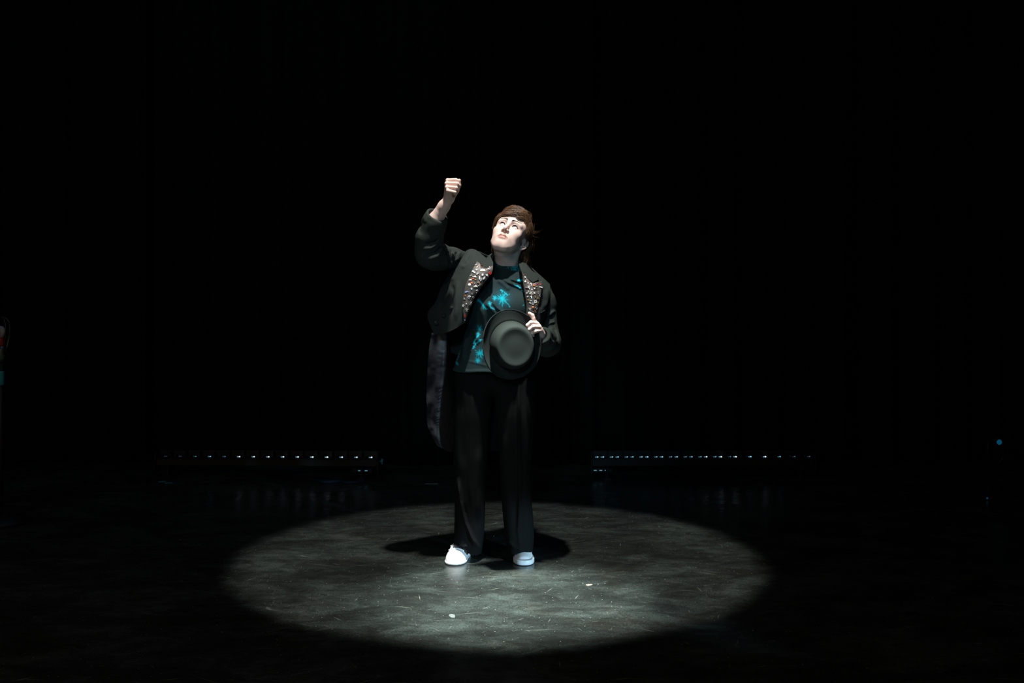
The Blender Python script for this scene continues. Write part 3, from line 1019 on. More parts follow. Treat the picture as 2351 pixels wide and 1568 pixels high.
# lowered arm, hand gripping the hat brim
SHR = P(1240, 672, 0.03); ER = P(1254, 788, 0.02)
WL = P(1240.5, 767, -0.178)
S.cone(P(1200, 670, 0.05), SHR, 0.034, 0.038, 0.03)
S.cone(SHR, ER, 0.044, 0.036, 0.02)
S.cone(ER, P(1247, 776, -0.12), 0.036, 0.027, 0.015)
S.cone(P(1247, 776, -0.12), WL, 0.027, 0.0195, 0.012)
LM = [P(1227.5, 740, -.205), P(1233, 744, -.212), P(1238, 751, -.212), P(1240.5, 759, -.205)]
for q in LM:
    S.cone(WL, q, 0.015, 0.0102, 0.012)
S.chain([LM[0], P(1224, 731, -.216), P(1222, 724.5, -.218), P(1215.5, 719.5, -.222)], [0.0108, 0.0098, 0.0092, 0.0076], 0.004)
S.chain([LM[1], P(1219.5, 740.5, -.246), P(1211.5, 747, -.244), P(1212.5, 754, -.232)], [0.0105, 0.0100, 0.0090, 0.0078], 0.0022)
S.chain([LM[2], P(1224, 750, -.250), P(1216, 756, -.247), P(1217.5, 762.5, -.236)], [0.0100, 0.0097, 0.0088, 0.0076], 0.0022)
S.chain([LM[3], P(1228.5, 760.5, -.245), P(1221.5, 765, -.243), P(1224, 770.5, -.232)], [0.0092, 0.0090, 0.0082, 0.0070], 0.0022)
S.chain([P(1238, 764, -.18), P(1228, 754, -.178), P(1219, 746, -.186), P(1211, 741, -.194)], [0.014, 0.011, 0.0095, 0.008], 0.006)

v, q = surfnets(S, (-0.52, -0.36, -0.005), (0.26, 0.16, 1.82), 0.0021)
# skin tones of lips, cheeks, knuckles, scalp roots, with some shade and nose glow painted in
Lc = (v - HO) @ HI
col = np.tile(A([0.80, 0.595, 0.525]), (len(v), 1))


def blend(mask, c):
    global col
    m = np.clip(mask, 0, 1)[:, None]
    col = col * (1 - m) + A(c) * m


near = np.linalg.norm(Lc, axis=1) < 0.2
dl = np.full(len(v), 1.0)
for f in (lambda x: x, mir):
    for pts, rr in ((UL, (0.0056, 0.0058, 0.0046, 0.002)), (LL, (0.0072, 0.0068, 0.0054, 0.002))):
        pp = f(pts)
        for i in range(3):
            dl[near] = np.minimum(dl[near], d_cone(Lc[near], A(pp[i]), A(pp[i + 1]), rr[i], rr[i + 1]))
for s in (-1, 1):
    blend(np.exp(-(np.linalg.norm((Lc - A([s * 0.055, -0.045, -0.040])) / A([1, 1, 0.8]), axis=1) / 0.018) ** 2) * 0.55, (0.62, 0.30, 0.27))
    blend(np.exp(-(np.linalg.norm((Lc - A([s * 0.031, -0.078, 0.011])) / A([1.4, 1, 0.8]), axis=1) / 0.009) ** 2) * 0.55, (0.42, 0.25, 0.24))  # shade over the upper lids painted into the colour
    blend(np.exp(-(np.linalg.norm((Lc - A([s * 0.010, -0.098, -0.046])), axis=1) / 0.010) ** 2) * 0.6, (0.62, 0.24, 0.18))  # red glow on the nose underside painted into the colour
    blend(np.exp(-(np.linalg.norm((Lc - A([s * 0.007, -0.094, -0.042])), axis=1) / 0.0035) ** 2), (0.08, 0.015, 0.012))  # darkness inside the nostril holes painted in
    blend(np.exp(-(np.linalg.norm((Lc - A([s * 0.080, 0.018, -0.010])), axis=1) / 0.022) ** 2) * 0.5, (0.66, 0.32, 0.27))
    e = A([s * 0.031, -0.0665, -0.0005])
    qq = Lc - e
    xx = qq[:, 0] * s
    rim = np.abs(qq[:, 2] - 0.0084 * np.clip(1 - ((xx + 0.001) / 0.0155) ** 2, -1, 1))
    blend(np.exp(-(rim / 0.0020) ** 2) * (np.abs(xx) < 0.0155) * (qq[:, 1] < -0.004) * (np.linalg.norm(qq, axis=1) < 0.0185) * 0.9, (0.03, 0.018, 0.016))
    rim = np.abs(qq[:, 2] + 0.0052 * np.clip(1 - ((xx - 0.001) / 0.0150) ** 2, -1, 1))
    blend(np.exp(-(rim / 0.0014) ** 2) * (np.abs(xx) < 0.015) * (qq[:, 1] < -0.004) * (np.linalg.norm(qq, axis=1) < 0.0185) * 0.6, (0.45, 0.13, 0.12))
zu = np.interp(np.abs(Lc[:, 0]), [0, 0.006, 0.012, 0.019, 0.0255], [-0.0585, -0.0565, -0.0595, -0.0650, -0.0705])
zl = np.interp(np.abs(Lc[:, 0]), [0, 0.008, 0.016, 0.0225, 0.0255], [-0.0815, -0.0810, -0.0780, -0.0730, -0.0708])
blend(np.clip(np.minimum(zu - Lc[:, 2], Lc[:, 2] - zl) / 0.0015 + 0.5, 0, 1) * (Lc[:, 1] < -0.07) * (np.abs(Lc[:, 0]) < 0.0255) * 0.8, (0.60, 0.245, 0.21))
blend(np.exp(-((Lc[:, 2] + 0.0692) / 0.0012) ** 2) * (np.abs(Lc[:, 0]) < 0.0245) * (Lc[:, 1] < -0.07) * 0.8, (0.16, 0.04, 0.035))
ZTX = [-0.09, -0.066, -0.05, -0.035, -0.015, 0.002, 0.012, 0.03, 0.06, 0.11]
ZTY = [0.072, 0.064, 0.052, 0.035, 0.012, 0.018, 0.022, -0.055, -0.075, -0.08]
hairline = lambda L_: L_[:, 2] - np.interp(L_[:, 1], ZTX, ZTY)
blend(np.clip(hairline(Lc) / 0.006, 0, 1) * (np.linalg.norm(Lc, axis=1) < 0.16) * (np.abs(Lc[:, 0]) < 0.074) * 0.95, (0.045, 0.022, 0.012))
for a_, b_ in zip(MCP + LM, PIP + LM):
    blend(np.exp(-(np.linalg.norm(v - a_, axis=1) / 0.011) ** 2) * 0.25, (0.72, 0.36, 0.30))
for t_ in TH[2:]:
    blend(np.exp(-(np.linalg.norm(v - t_, axis=1) / 0.010) ** 2) * 0.4, (0.75, 0.33, 0.25))
person = np_mesh('person', v, q, M['skin'], cols=col)
tag(person, 'person in a black tailcoat with pinned lapels, fist raised, holding a hat in the spotlight', 'person')

# eyes
gz = A([-0.16, -0.78, 0.46]); gz /= np.linalg.norm(gz)
for e in EYE:
    c = H(*e)
    d = HR @ gz
    mb = MB(); n, m = 24, 20
    u = np.cross(d, A([0, 0, 1.0])); u /= np.linalg.norm(u); w = np.cross(u, d)
    ths = np.concatenate([[0.0, 0.10, 0.18], np.linspace(0.24, 0.50, 5), np.linspace(0.6, math.pi, 14)])
    vv = []
    for th in ths:
        for k in range(n):
            a_ = 2 * math.pi * k / n
            r = 0.0121 + (0.0004 if th < 0.45 else 0)
            vv.append(c + r * (math.cos(th) * d + math.sin(th) * (math.cos(a_) * u + math.sin(a_) * w)))
    ff = [(i * n + k, i * n + (k + 1) % n, (i + 1) * n + (k + 1) % n, (i + 1) * n + k) for i in range(len(ths) - 1) for k in range(n)]
    mb.add(vv, ff)
    o = mb.build('eye', M['eye_white'], person, True)
    o.data.materials.append(M['iris']); o.data.materials.append(M['pupil'])
    mi = [2 if i // n < 2 else (1 if i // n < 7 else 0) for i in range(len(ff))]
    o.data.polygons.foreach_set('material_index', mi)

# brows: short overlapping hairs lying on the skin
tree = BVHTree.FromPolygons([tuple(x) for x in v[near]], [], epsilon=0) if False else None
dg = bpy.context.evaluated_depsgraph_get()
BV = BVHTree.FromObject(person, dg)


def onskin(pt, off):
    p_, n_, i_, d_ = BV.find_nearest(Vector(pt))
    return A(p_) + A(n_) * off


for s in (-1, 1):
    mb = MB(); rs = np.random.RandomState(5 + s)
    for i in range(260):
        t = rs.rand() ** 1.35
        x = 0.010 + 0.029 * t
        zc = 0.0190 + 0.0075 * math.sin(min(1, t / 0.72) * 1.57) - 0.006 * max(0, t - 0.66) ** 1.2 * 3
        wid = 0.0042 * (1 - 0.55 * t)
        z = zc + rs.uniform(-1, 1) * wid
        y = -0.090 + 0.030 * t * t
        dx, dz = 0.0065 * (0.5 + 0.7 * t), 0.0055 * (1 - 1.1 * t) - 0.4 * (z - zc)
        p0 = onskin(H(s * x, y, z), 0.0002); p1 = onskin(H(s * (x + dx * .5), y, z + dz * .6), 0.0009); p2 = onskin(H(s * (x + dx), y + 0.003, z + dz), 0.0005)
        mb.tube([p0, p1, p2], [0.0004, 0.0004, 0.0001], 3, False)
    mb.build('eyebrow', M['brow'], person, True)

# hair: a shaped mass broken into locks, with loose strands over it
hmass = Sdf()


def hm(c, r, k):
    c = A(c, float); r = A(r, float)
    hmass.add('u', k, lambda p: d_ell(p, c, r), c, r.max())


hm((0.002, 0.014, 0.035), (0.0765, 0.096, 0.0835), 0.01)
hm((0.030, 0.072, -0.025), (0.050, 0.046, 0.060), 0.02)
hm((-0.030, 0.070, -0.020), (0.045, 0.045, 0.055), 0.02)
hm((0.052, 0.092, -0.052), (0.034, 0.034, 0.040), 0.02)
hm((0.056, 0.078, 0.012), (0.030, 0.034, 0.040), 0.02)
hm((0.008, -0.034, 0.086), (0.056, 0.042, 0.026), 0.03)
hm((0.0630, -0.006, 0.024), (0.0090, 0.024, 0.038), 0.014)
hm((-0.066, -0.028, 0.030), (0.0115, 0.026, 0.035), 0.014)


def hair_f(p):
    d = hmass(p)
    ang = np.arctan2(p[:, 0] - 0.02, p[:, 1] - 0.05)
    d = d + 0.003 + 0.0015 * np.sin(ang * 23 + 3 * vnoise(p, 18, 3)) + 0.0015 * vnoise(p, 45, 4)
    return smax(d, -hairline(p) * 0.8, 0.004)


hv, hq = surfnets(plain(hair_f), (-0.11, -0.12, -0.13), (0.12, 0.15, 0.15), 0.0030, 1.6)
rs = np.random.RandomState(3)
GN, KID, seg = 420, 15, 16
d0 = rs.normal(size=(GN * 5, 3)); d0 /= np.linalg.norm(d0, axis=1, keepdims=True)
root_ = d0 * A([0.074, 0.094, 0.081]) + A([0.001, 0.013, 0.035])
root_ = root_[hairline(root_) > 0.001][:GN]
# extra locks in front of the far ear, at the part and at the nape
ex = [A([-0.068, -0.030 + 0.02 * rs.rand(), 0.035 + 0.02 * rs.rand()]) for _ in range(14)]
ex += [A([0.030 + 0.012 * rs.rand(), -0.062 + 0.02 * rs.rand(), 0.078 + 0.01 * rs.rand()]) for _ in range(26)]
ex += [A([-0.03 + 0.06 * rs.rand(), -0.070, 0.070 + 0.012 * rs.rand()]) for _ in range(34)]
ex += [A([0.075 * rs.rand() - 0.01, 0.085 + 0.02 * rs.rand(), -0.03 - 0.04 * rs.rand()]) for _ in range(46)]
root_ = np.concatenate([root_, A(ex)])
GN = len(root_)
down = HI.T @ A([0, 0, -1.0]); down /= np.linalg.norm(down)


def grad(p, e=0.001):
    g = np.stack([hmass(p + e * A(a_)) - hmass(p - e * A(a_)) for a_ in ((1, 0, 0), (0, 1, 0), (0, 0, 1))], 1)
    return g / (np.linalg.norm(g, axis=1, keepdims=True) + 1e-9)


def step_hair(root_, lens, jit, loose):
    n = len(root_)
    pts = np.zeros((n, seg, 3)); p = root_.copy()
    x0, y0, z0_ = root_.T
    front = np.clip((-y0 + 0.0) / 0.04, 0, 1) * np.clip((z0_ - 0.045) / 0.02, 0, 1)
    sideR = np.clip((x0 - 0.040) / 0.02, 0, 1) * (1 - front * 0.3)
    sideL = np.clip((-x0 - 0.045) / 0.02, 0, 1)
    backw = np.clip((y0 - 0.04) / 0.03, 0, 1)
    off = 0.0008 + 0.0045 * rs.rand(n)
    p += grad(p) * (np.maximum(off - hmass(p), 0))[:, None]
    pts[:, 0] = p
    for k in range(1, seg):
        t = k / seg
        nr = grad(p)
        lf = (x0 < 0.034)[:, None]
        flow = np.tile(A([-0.25, 0.55, -0.25]), (n, 1)) + 0.25 * down
        flow += front[:, None] * np.where(lf, A([-1.6, -0.55 + 0.7 * t, 0.15 - 1.1 * t]), A([0.75, 0.55, -0.75]))
        flow += sideR[:, None] * A([0.1, 0.75, -0.95]) + sideL[:, None] * A([0, 0.25, -0.9])
        flow += backw[:, None] * (A([0.40, 0.20, -0.1]) * np.where(x0 > -0.02, 1, -0.6)[:, None] + 0.65 * down)
        flow += jit * (0.35 + 0.75 * t) * (1 + 1.2 * backw)[:, None] + (0.5 + 1.3 * backw)[:, None] * np.stack([vnoise(p, 26, 5), vnoise(p, 26, 6), vnoise(p, 26, 7)], 1)
        # the near ear stays clear: locks pass behind it
        er = p - A([0.078, 0.012, -0.014]); de = np.linalg.norm(er * A([0.6, 1, 0.8]), axis=1)
        flow += (np.clip(1 - de / 0.050, 0, 1) * 4.5)[:, None] * (A([-0.1, 1.0, 0.25]))
        flow += loose[:, None] * nr * 0.28
        flow -= nr * (flow * nr).sum(1, keepdims=True) * np.where(loose > 0, 0.3, 0.9)[:, None]
        flow /= np.linalg.norm(flow, axis=1, keepdims=True) + 1e-6
        p = p + flow * (lens / seg)[:, None]
        d_ = hmass(p)
        nr = grad(p)
        p = p + nr * np.maximum(off - d_, 0)[:, None]
        p = p - nr * (np.clip(d_ - 0.012 - 0.012 * t, 0, 0.02) * (1 - loose) * 0.5)[:, None]
        face = (p[:, 1] < -0.045) & (p[:, 2] < 0.050) & (np.abs(p[:, 0]) < 0.060)
        p[face] = pts[face, k - 1] + (pts[face, k - 1] - pts[face, max(k - 2, 0)]) * 0.02
        pts[:, k] = p
    return pts


lens = rs.uniform(0.06, 0.125, GN)
lens[root_[:, 1] > 0.075] = rs.uniform(0.035, 0.08, (root_[:, 1] > 0.075).sum())
jit = rs.normal(size=(GN, 3)) * 0.24
loose = (rs.rand(GN) < 0.05).astype(float)
loose[root_[:, 1] > 0.06] = (rs.rand((root_[:, 1] > 0.06).sum()) < 0.4)
loose[root_[:, 0] < 0.01] = 0
gd = step_hair(root_, lens, jit, loose)
offs = rs.normal(size=(GN, KID, 3)) * 0.0046
shrink = (np.linspace(1, 0.30, seg)[None] + loose[:, None] * np.linspace(0, 1.6, seg)[None])[:, None, :, None]
trim = rs.uniform(0.72, 1.0, (GN, KID))
ts = np.linspace(0, 1, seg)[None, None] * trim[..., None] * (seg - 1)
i0 = np.minimum(ts.astype(int), seg - 2); fr_ = (ts - i0)[..., None]
gi_ = np.arange(GN)[:, None, None]
kid = gd[gi_, i0] * (1 - fr_) + gd[gi_, i0 + 1] * fr_
wob = np.stack([vnoise(kid + offs[:, :, None] * 9, 40, s_) for s_ in (11, 12, 13)], -1) * (0.0016 + 0.0065 * np.clip((kid[..., 1:2] - 0.055) / 0.04, 0, 1) * np.linspace(0.2, 1, seg)[None, None, :, None])
pts = (kid + offs[:, :, None] * shrink + wob).reshape(-1, seg, 3)
SN = len(pts)
fl_ = pts.reshape(-1, 3); d_ = hmass(fl_)
fl_ = fl_ + grad(fl_) * np.maximum(0.0003 - d_, 0)[:, None]
pts = fl_.reshape(SN, seg, 3)
wv_ = pts @ HR.T + HO
rr = np.linspace(1, 0.25, seg) * 0.00062
tan = np.gradient(wv_, axis=1); tan /= np.linalg.norm(tan, axis=2, keepdims=True) + 1e-9
ua = np.cross(tan, A([0.3, 0.1, 1.0])); ua /= np.linalg.norm(ua, axis=2, keepdims=True) + 1e-9
wa = np.cross(tan, ua)
ring = np.stack([wv_ + rr[None, :, None] * (ua * math.cos(a_) + wa * math.sin(a_)) for a_ in (0, 2.094, 4.189)], 2)
tv = ring.reshape(-1, 3)
ii = np.arange(SN)[:, None, None] * seg * 3 + np.arange(seg - 1)[None, :, None] * 3 + np.arange(3)[None, None]
jj = np.arange(SN)[:, None, None] * seg * 3 + np.arange(seg - 1)[None, :, None] * 3 + A([1, 2, 0])[None, None]
tq = np.stack([ii, jj, jj + 3, ii + 3], -1).reshape(-1, 4)
hw = hv @ HR.T + HO
tone = (np.repeat(0.6 + 0.6 * rs.rand(GN), KID) * (0.8 + 0.4 * rs.rand(SN)))
base_h = A([0.150, 0.078, 0.036])
sc_ = np.repeat(tone, seg * 3)[:, None] * base_h
mass_c = (0.40 + 0.15 * vnoise(hv, 60, 8))[:, None] * base_h
np_mesh('hair', np.concatenate([hw, tv]), np.concatenate([hq, tq + len(hw)]), M['hair'], cols=np.concatenate([mass_c, sc_]), parent=person)

# earring on the near ear: a small hoop and a bar
ec = onskin(H(0.072, 0.010, -0.046), 0.001)
MB().tube([ec + 0.0055 * (A([0.5, -0.5, 0]) * math.sin(t) + A([0, 0, -1]) * (1 - math.cos(t))) for t in np.linspace(0, 6.28, 17)], 0.0010, 6, False).build('earring', M['silver'], person, True)
eb = onskin(H(0.070, 0.006, -0.040), 0.0015)
MB().tube([eb + A([-0.004, -0.002, 0.005]), eb + A([0.003, -0.002, -0.004])], 0.0016, 6).build('earring', M['silver'], person, True)

# ------------------------------------------------------------------ clothes
# --- T-shirt
SZ = [0.890, 0.93, 1.00, 1.10, 1.20, 1.27, 1.32, 1.352, 1.375, 1.40]
SCX = [-0.086, -0.082, -0.070, -0.056, -0.045, -0.035, -0.030, -0.026, -0.024, -0.024]
SA = [0.190, 0.184, 0.168, 0.156, 0.160, 0.160, 0.135, 0.098, 0.070, 0.064]
SB = [0.146, 0.144, 0.138, 0.132, 0.122, 0.110, 0.096, 0.080, 0.069, 0.065]
SCY = [0.008, 0.006, 0.002, 0.002, 0.002, 0.016, 0.025, 0.030, 0.033, 0.036]
SH_FOLDS = [
    ([(1112, 692), (1124, 706), (1146, 728)], 5, 0.006), ([(1130, 690), (1140, 706), (1160, 722)], 4.5, 0.006), ([(1100, 700), (1108, 722), (1116, 760)], 5, 0.004),
    ([(1200, 650), (1180, 643), (1168, 640)], 3.5, 0.006), ([(1206, 668), (1185, 655), (1166, 648), (1150, 636)], 4, 0.006), ([(1140, 640), (1156, 652), (1172, 668)], 5, 0.004),
    ([(1132, 622), (1128, 655), (1118, 676)], 6, 0.004), ([(1076, 752), (1090, 760), (1100, 790)], 5, 0.006), ([(1062, 765), (1054, 800), (1052, 835)], 4, -0.008),
    ([(1070, 768), (1064, 800), (1062, 830)], 5, 0.006), ([(1058, 800), (1085, 806)], 3, 0.0025), ([(1070, 828), (1100, 835), (1125, 842)], 3, 0.001),
]


def shirt_top(p):
    return p[:, 2] - (1.3835 - 0.20 * (p[:, 0] + 0.024) + 0.28 * (p[:, 1] + 0.03))


def shirt_hem(p):
    return (0.905 - 0.14 * (np.minimum(p[:, 0], -0.09) + 0.24) + 0.35 * np.maximum(p[:, 0] + 0.05, 0) - 0.012 * np.sin((p[:, 0]) * 18)) - p[:, 2]


def shirt_f(p):
    z = p[:, 2]
    cx = prof(z, SZ, SCX); cy = prof(z, SZ, SCY); a = prof(z, SZ, SA); b = prof(z, SZ, SB)
    d = (np.sqrt(((p[:, 0] - cx) / a) ** 2 + ((p[:, 1] - cy) / b) ** 2) - 1) * np.minimum(a, b) * 0.8
    d = smin(d, d_cone(p, P(1125, 628, .035), P(1078, 604, .025), 0.042, 0.036), 0.03)
    d = smin(d, d_cone(p, P(1195, 632, .035), P(1236, 668, .03), 0.042, 0.036), 0.03)
    for bx in (-0.105, 0.030):
        d = smin(d, d_ell(p, A([bx, -0.078, 1.185]), A([0.058, 0.055, 0.060])), 0.05)
    fr = p[:, 1] < cy
    d = d - 1.5 * ridges(p, SH_FOLDS) * fr - 0.0022 * vnoise(p, 14, 21)
    top = shirt_top(p)
    d = d - 0.0024 * np.exp(-((top + 0.006) / 0.009) ** 4) - 0.0018 * np.exp(-((shirt_hem(p) + 0.004) / 0.009) ** 4)
    d = smax(d, top, 0.004)
    return smax(d, shirt_hem(p), 0.004)


v, q = surfnets(plain(shirt_f), (-0.30, -0.18, 0.85), (0.16, 0.18, 1.45), 0.0028, 2.2)
dd = (CAM_D + v[:, 1]) / F_PX
u_ = v[:, 0] / dd + 1175.5; w_ = HORIZ - (v[:, 2] - CAM_H) / dd
dye = np.zeros(len(v))


def burst(cx, cy, r, rays, seed, ecc=1.0, lo=0.0, hi=2 * math.pi):
    global dye
    rs_ = np.random.RandomState(seed)
    x = u_ - cx; y = (w_ - cy) / ecc
    rr_ = np.hypot(x, y); an = np.arctan2(y, x)
    core = np.clip(1 - rr_ / (r * 0.42), 0, 1) * (0.75 + 0.6 * vnoise(np.stack([u_, w_, 0 * u_], 1), 0.35, seed))
    s_ = core * 1.2
    for k in range(rays):
        a0 = lo + (hi - lo) * (k + rs_.uniform(0.1, 0.9)) / rays
        L_ = r * rs_.uniform(0.55, 1.15)
        da = np.abs((an - a0 + math.pi) % (2 * math.pi) - math.pi) + 0.05 * vnoise(np.stack([u_, w_, 0 * u_], 1), 0.3, seed + k)
        wid = rs_.uniform(0.8, 1.7) * (1 - rr_ / L_) + 0.25
        s_ = np.maximum(s_, np.clip(1.3 - da * rr_ / np.maximum(wid, 0.05), 0, 1) * np.clip((L_ - rr_) / (0.3 * L_), 0, 1) * (rr_ < L_) * (da < 1.2))
    s_ = np.maximum(s_, 0.18 * np.exp(-(rr_ / r) ** 2 * 1.6))
    dye = np.maximum(dye, s_ * (v[:, 1] < 0.02))


def streak(ptsx, wd, seed, gain=1.0):
    global dye
    best = None
    for i in range(len(ptsx) - 1):
        d_, _ = d_seg2(u_, w_, ptsx[i], ptsx[i + 1])
        best = d_ if best is None else np.minimum(best, d_)
    nz = vnoise(np.stack([u_, w_, 0 * u_], 1), 0.45, seed)
    dye = np.maximum(dye, gain * np.clip(1.4 - best / (wd * (0.9 + 0.8 * nz)).clip(0.2), 0, 1) * (v[:, 1] < 0.02))


burst(1153, 686, 21, 17, 1)
burst(1136, 684, 8, 9, 2)
streak([(1150, 666), (1158, 671), (1165, 678)], 1.6, 3)
streak([(1158, 690), (1168, 700), (1170, 704)], 1.3, 4, 0.8)
streak([(1098, 688), (1104, 694), (1110, 702), (1117, 710)], 2.2, 5)
burst(1099, 690, 6, 7, 6); burst(1111, 704, 6, 6, 7)
streak([(1124, 694), (1126, 704), (1134, 710)], 2.0, 8, 0.75)
burst(1124, 697, 6, 6, 9)
streak([(1189, 644), (1196, 644.5), (1201, 643)], 2.0, 10)
streak([(1181, 654), (1190, 658), (1194, 661)], 1.7, 11)
streak([(1197, 667), (1203, 668)], 1.0, 12, 0.6)
streak([(1201, 701), (1202.5, 701)], 0.9, 13)
burst(1101, 754, 9, 8, 14); streak([(1098, 770), (1090, 782), (1086, 788)], 1.8, 15)
burst(1098, 767, 7, 7, 16); streak([(1104, 780), (1093, 788), (1086, 799)], 2.2, 17)
burst(1102, 811, 14, 14, 18); burst(1097, 827, 10, 10, 19)
streak([(1055, 794), (1050, 812), (1045, 830)], 2.4, 20, 0.6)
streak([(1044, 826), (1050, 836)], 2.5, 22, 0.9)
tp = shirt_top(v)
rib = (tp > -0.017) & (v[:, 1] < 0.06)
nz = vnoise(np.stack([u_, w_, 0 * u_], 1), 0.5, 24)
dye = np.maximum(dye, rib * np.clip((u_ - 1169) / 8, 0, 1) * np.clip(0.45 + 0.8 * nz, 0, 1) * 0.75)
dye = np.maximum(dye, rib * np.clip(nz * 2 - 1.0, 0, 1) * 0.6)
dye = np.clip(dye, 0, 1)[:, None]
mot = (0.9 + 0.25 * vnoise(v, 9, 25))[:, None]
basec = A([0.0235, 0.0420, 0.0440]) * mot
col = basec * (1 - dye) + A([0.010, 0.52, 0.66]) * dye
mid_ = np.clip(dye * 2, 0, 1) * (1 - dye)
col = col * (1 - 0.35 * mid_) + A([0.0, 0.14, 0.22]) * 0.35 * mid_
shirt = np_mesh('t_shirt', v, q, M['shirt'], cols=col, parent=person)

# --- wide trousers with a pressed crease
LZ = lambda ys: [P(0, y, 0.03)[2] for y in ys]
YY_ = [840, 905, 950, 1050, 1130, 1200, 1240, 1262, 1284]
LOUT = [1050, 1045, 1042, 1041, 1043.5, 1042.5, 1041, 1040, 1040]
LIN = [1131, 1131, 1128, 1119, 1114, 1113, 1110, 1107, 1104]
ROUT = [1224, 1228, 1228, 1220, 1219, 1225, 1227, 1225.5, 1223]
RIN = [1131, 1132, 1138, 1147, 1149.5, 1155, 1159, 1163, 1168]
TR_FOLDS = [
    ([(1050, 1090), (1056, 1150), (1068, 1200), (1084, 1238), (1106, 1268)], 4.5, 0.019), ([(1062, 1150), (1068, 1195), (1078, 1240), (1083, 1276)], 6, -0.008),
    ([(1086, 860), (1082, 1000), (1080, 1120), (1086, 1200)], 6, 0.005), ([(1100, 1020), (1094, 1120), (1100, 1200)], 8, 0.006), ([(1062, 900), (1060, 1000), (1064, 1080)], 9, -0.005),
    ([(1191, 840), (1191, 1000), (1194, 1120), (1190, 1220), (1198, 1285)], 4.2, 0.009), ([(1184, 850), (1184, 1000), (1186, 1120), (1182, 1225)], 6, -0.006),
    ([(1210, 850), (1214, 1000), (1208, 1100)], 8, 0.004), ([(1206, 1080), (1210, 1150), (1206, 1225)], 8, 0.005), ([(1158, 980), (1162, 1080), (1168, 1180)], 8, 0.005),
    ([(1162, 1238), (1180, 1257), (1202, 1264)], 5, 0.006), ([(1044, 1254), (1060, 1258), (1078, 1252)], 4, 0.006),
]
lzs = LZ(YY_)


def leg_f(p, xo, xi, sgn):
    z = p[:, 2]
    xs0 = (A(xo) - 1175.5) * (CAM_D + 0.04) / F_PX; xs1 = (A(xi) - 1175.5) * (CAM_D + 0.04) / F_PX
    o_ = prof(z, lzs, xs0); i_ = prof(z, lzs, xs1)
    cx = (o_ + i_) / 2; a = np.abs(i_ - o_) / 2
    b = prof(z, lzs, [0.108, 0.116, 0.112, 0.092, 0.082, 0.080, 0.082, 0.084, 0.086])
    cy = prof(z, lzs, [0.025, 0.03, 0.032, 0.045, 0.070, 0.095, 0.108, 0.114, 0.116])
    e = 2.4
    rho = (np.abs((p[:, 0] - cx) / a) ** e + np.abs((p[:, 1] - cy) / b) ** e) ** (1 / e)
    return (rho - 1) * np.minimum(a, b) * 0.9


def trousers_f(p):
    d = smin(leg_f(p, LOUT, LIN, -1), leg_f(p, ROUT, RIN, 1), 0.012)
    hx = (np.abs((p[:, 0] + 0.083) / 0.176) ** 2.2 + np.abs((p[:, 1] - 0.026) / 0.112) ** 2.2) ** (1 / 2.2)
    d = smin(d, smax((hx - 1) * 0.115, 0.81 - p[:, 2], 0.06), 0.03)
    fr = np.clip((0.03 + 0.08 * np.clip(1 - p[:, 2] / 0.7, 0, 1) - p[:, 1]) / 0.02, 0, 1)
    d = d - ridges(p, TR_FOLDS) * fr - 0.0018 * vnoise(p * A([1, 1, 0.12]), 16, 31) - 0.0006 * vnoise(p * A([1, 1, 0.25]), 40, 32)
    # hems: the cloth breaks over the shoes
    hem = 0.032 + 0.046 * np.exp(-((p[:, 0] + 0.252) / 0.050) ** 4) * (p[:, 1] < 0.09) + 0.018 * np.exp(-((p[:, 0] - 0.055) / 0.04) ** 2) * (p[:, 1] < 0.09) - 0.020 * np.clip((p[:, 1] - 0.11) / 0.05, 0, 1)
    d = smax(d, hem - p[:, 2], 0.006)
    return smax(d, p[:, 2] - 0.925, 0.01)


v, q = surfnets(plain(trousers_f), (-0.30, -0.12, 0.0), (0.14, 0.25, 0.99), 0.0030, 1.8)
np_mesh('trousers', v, q, M['trouser'], parent=person)

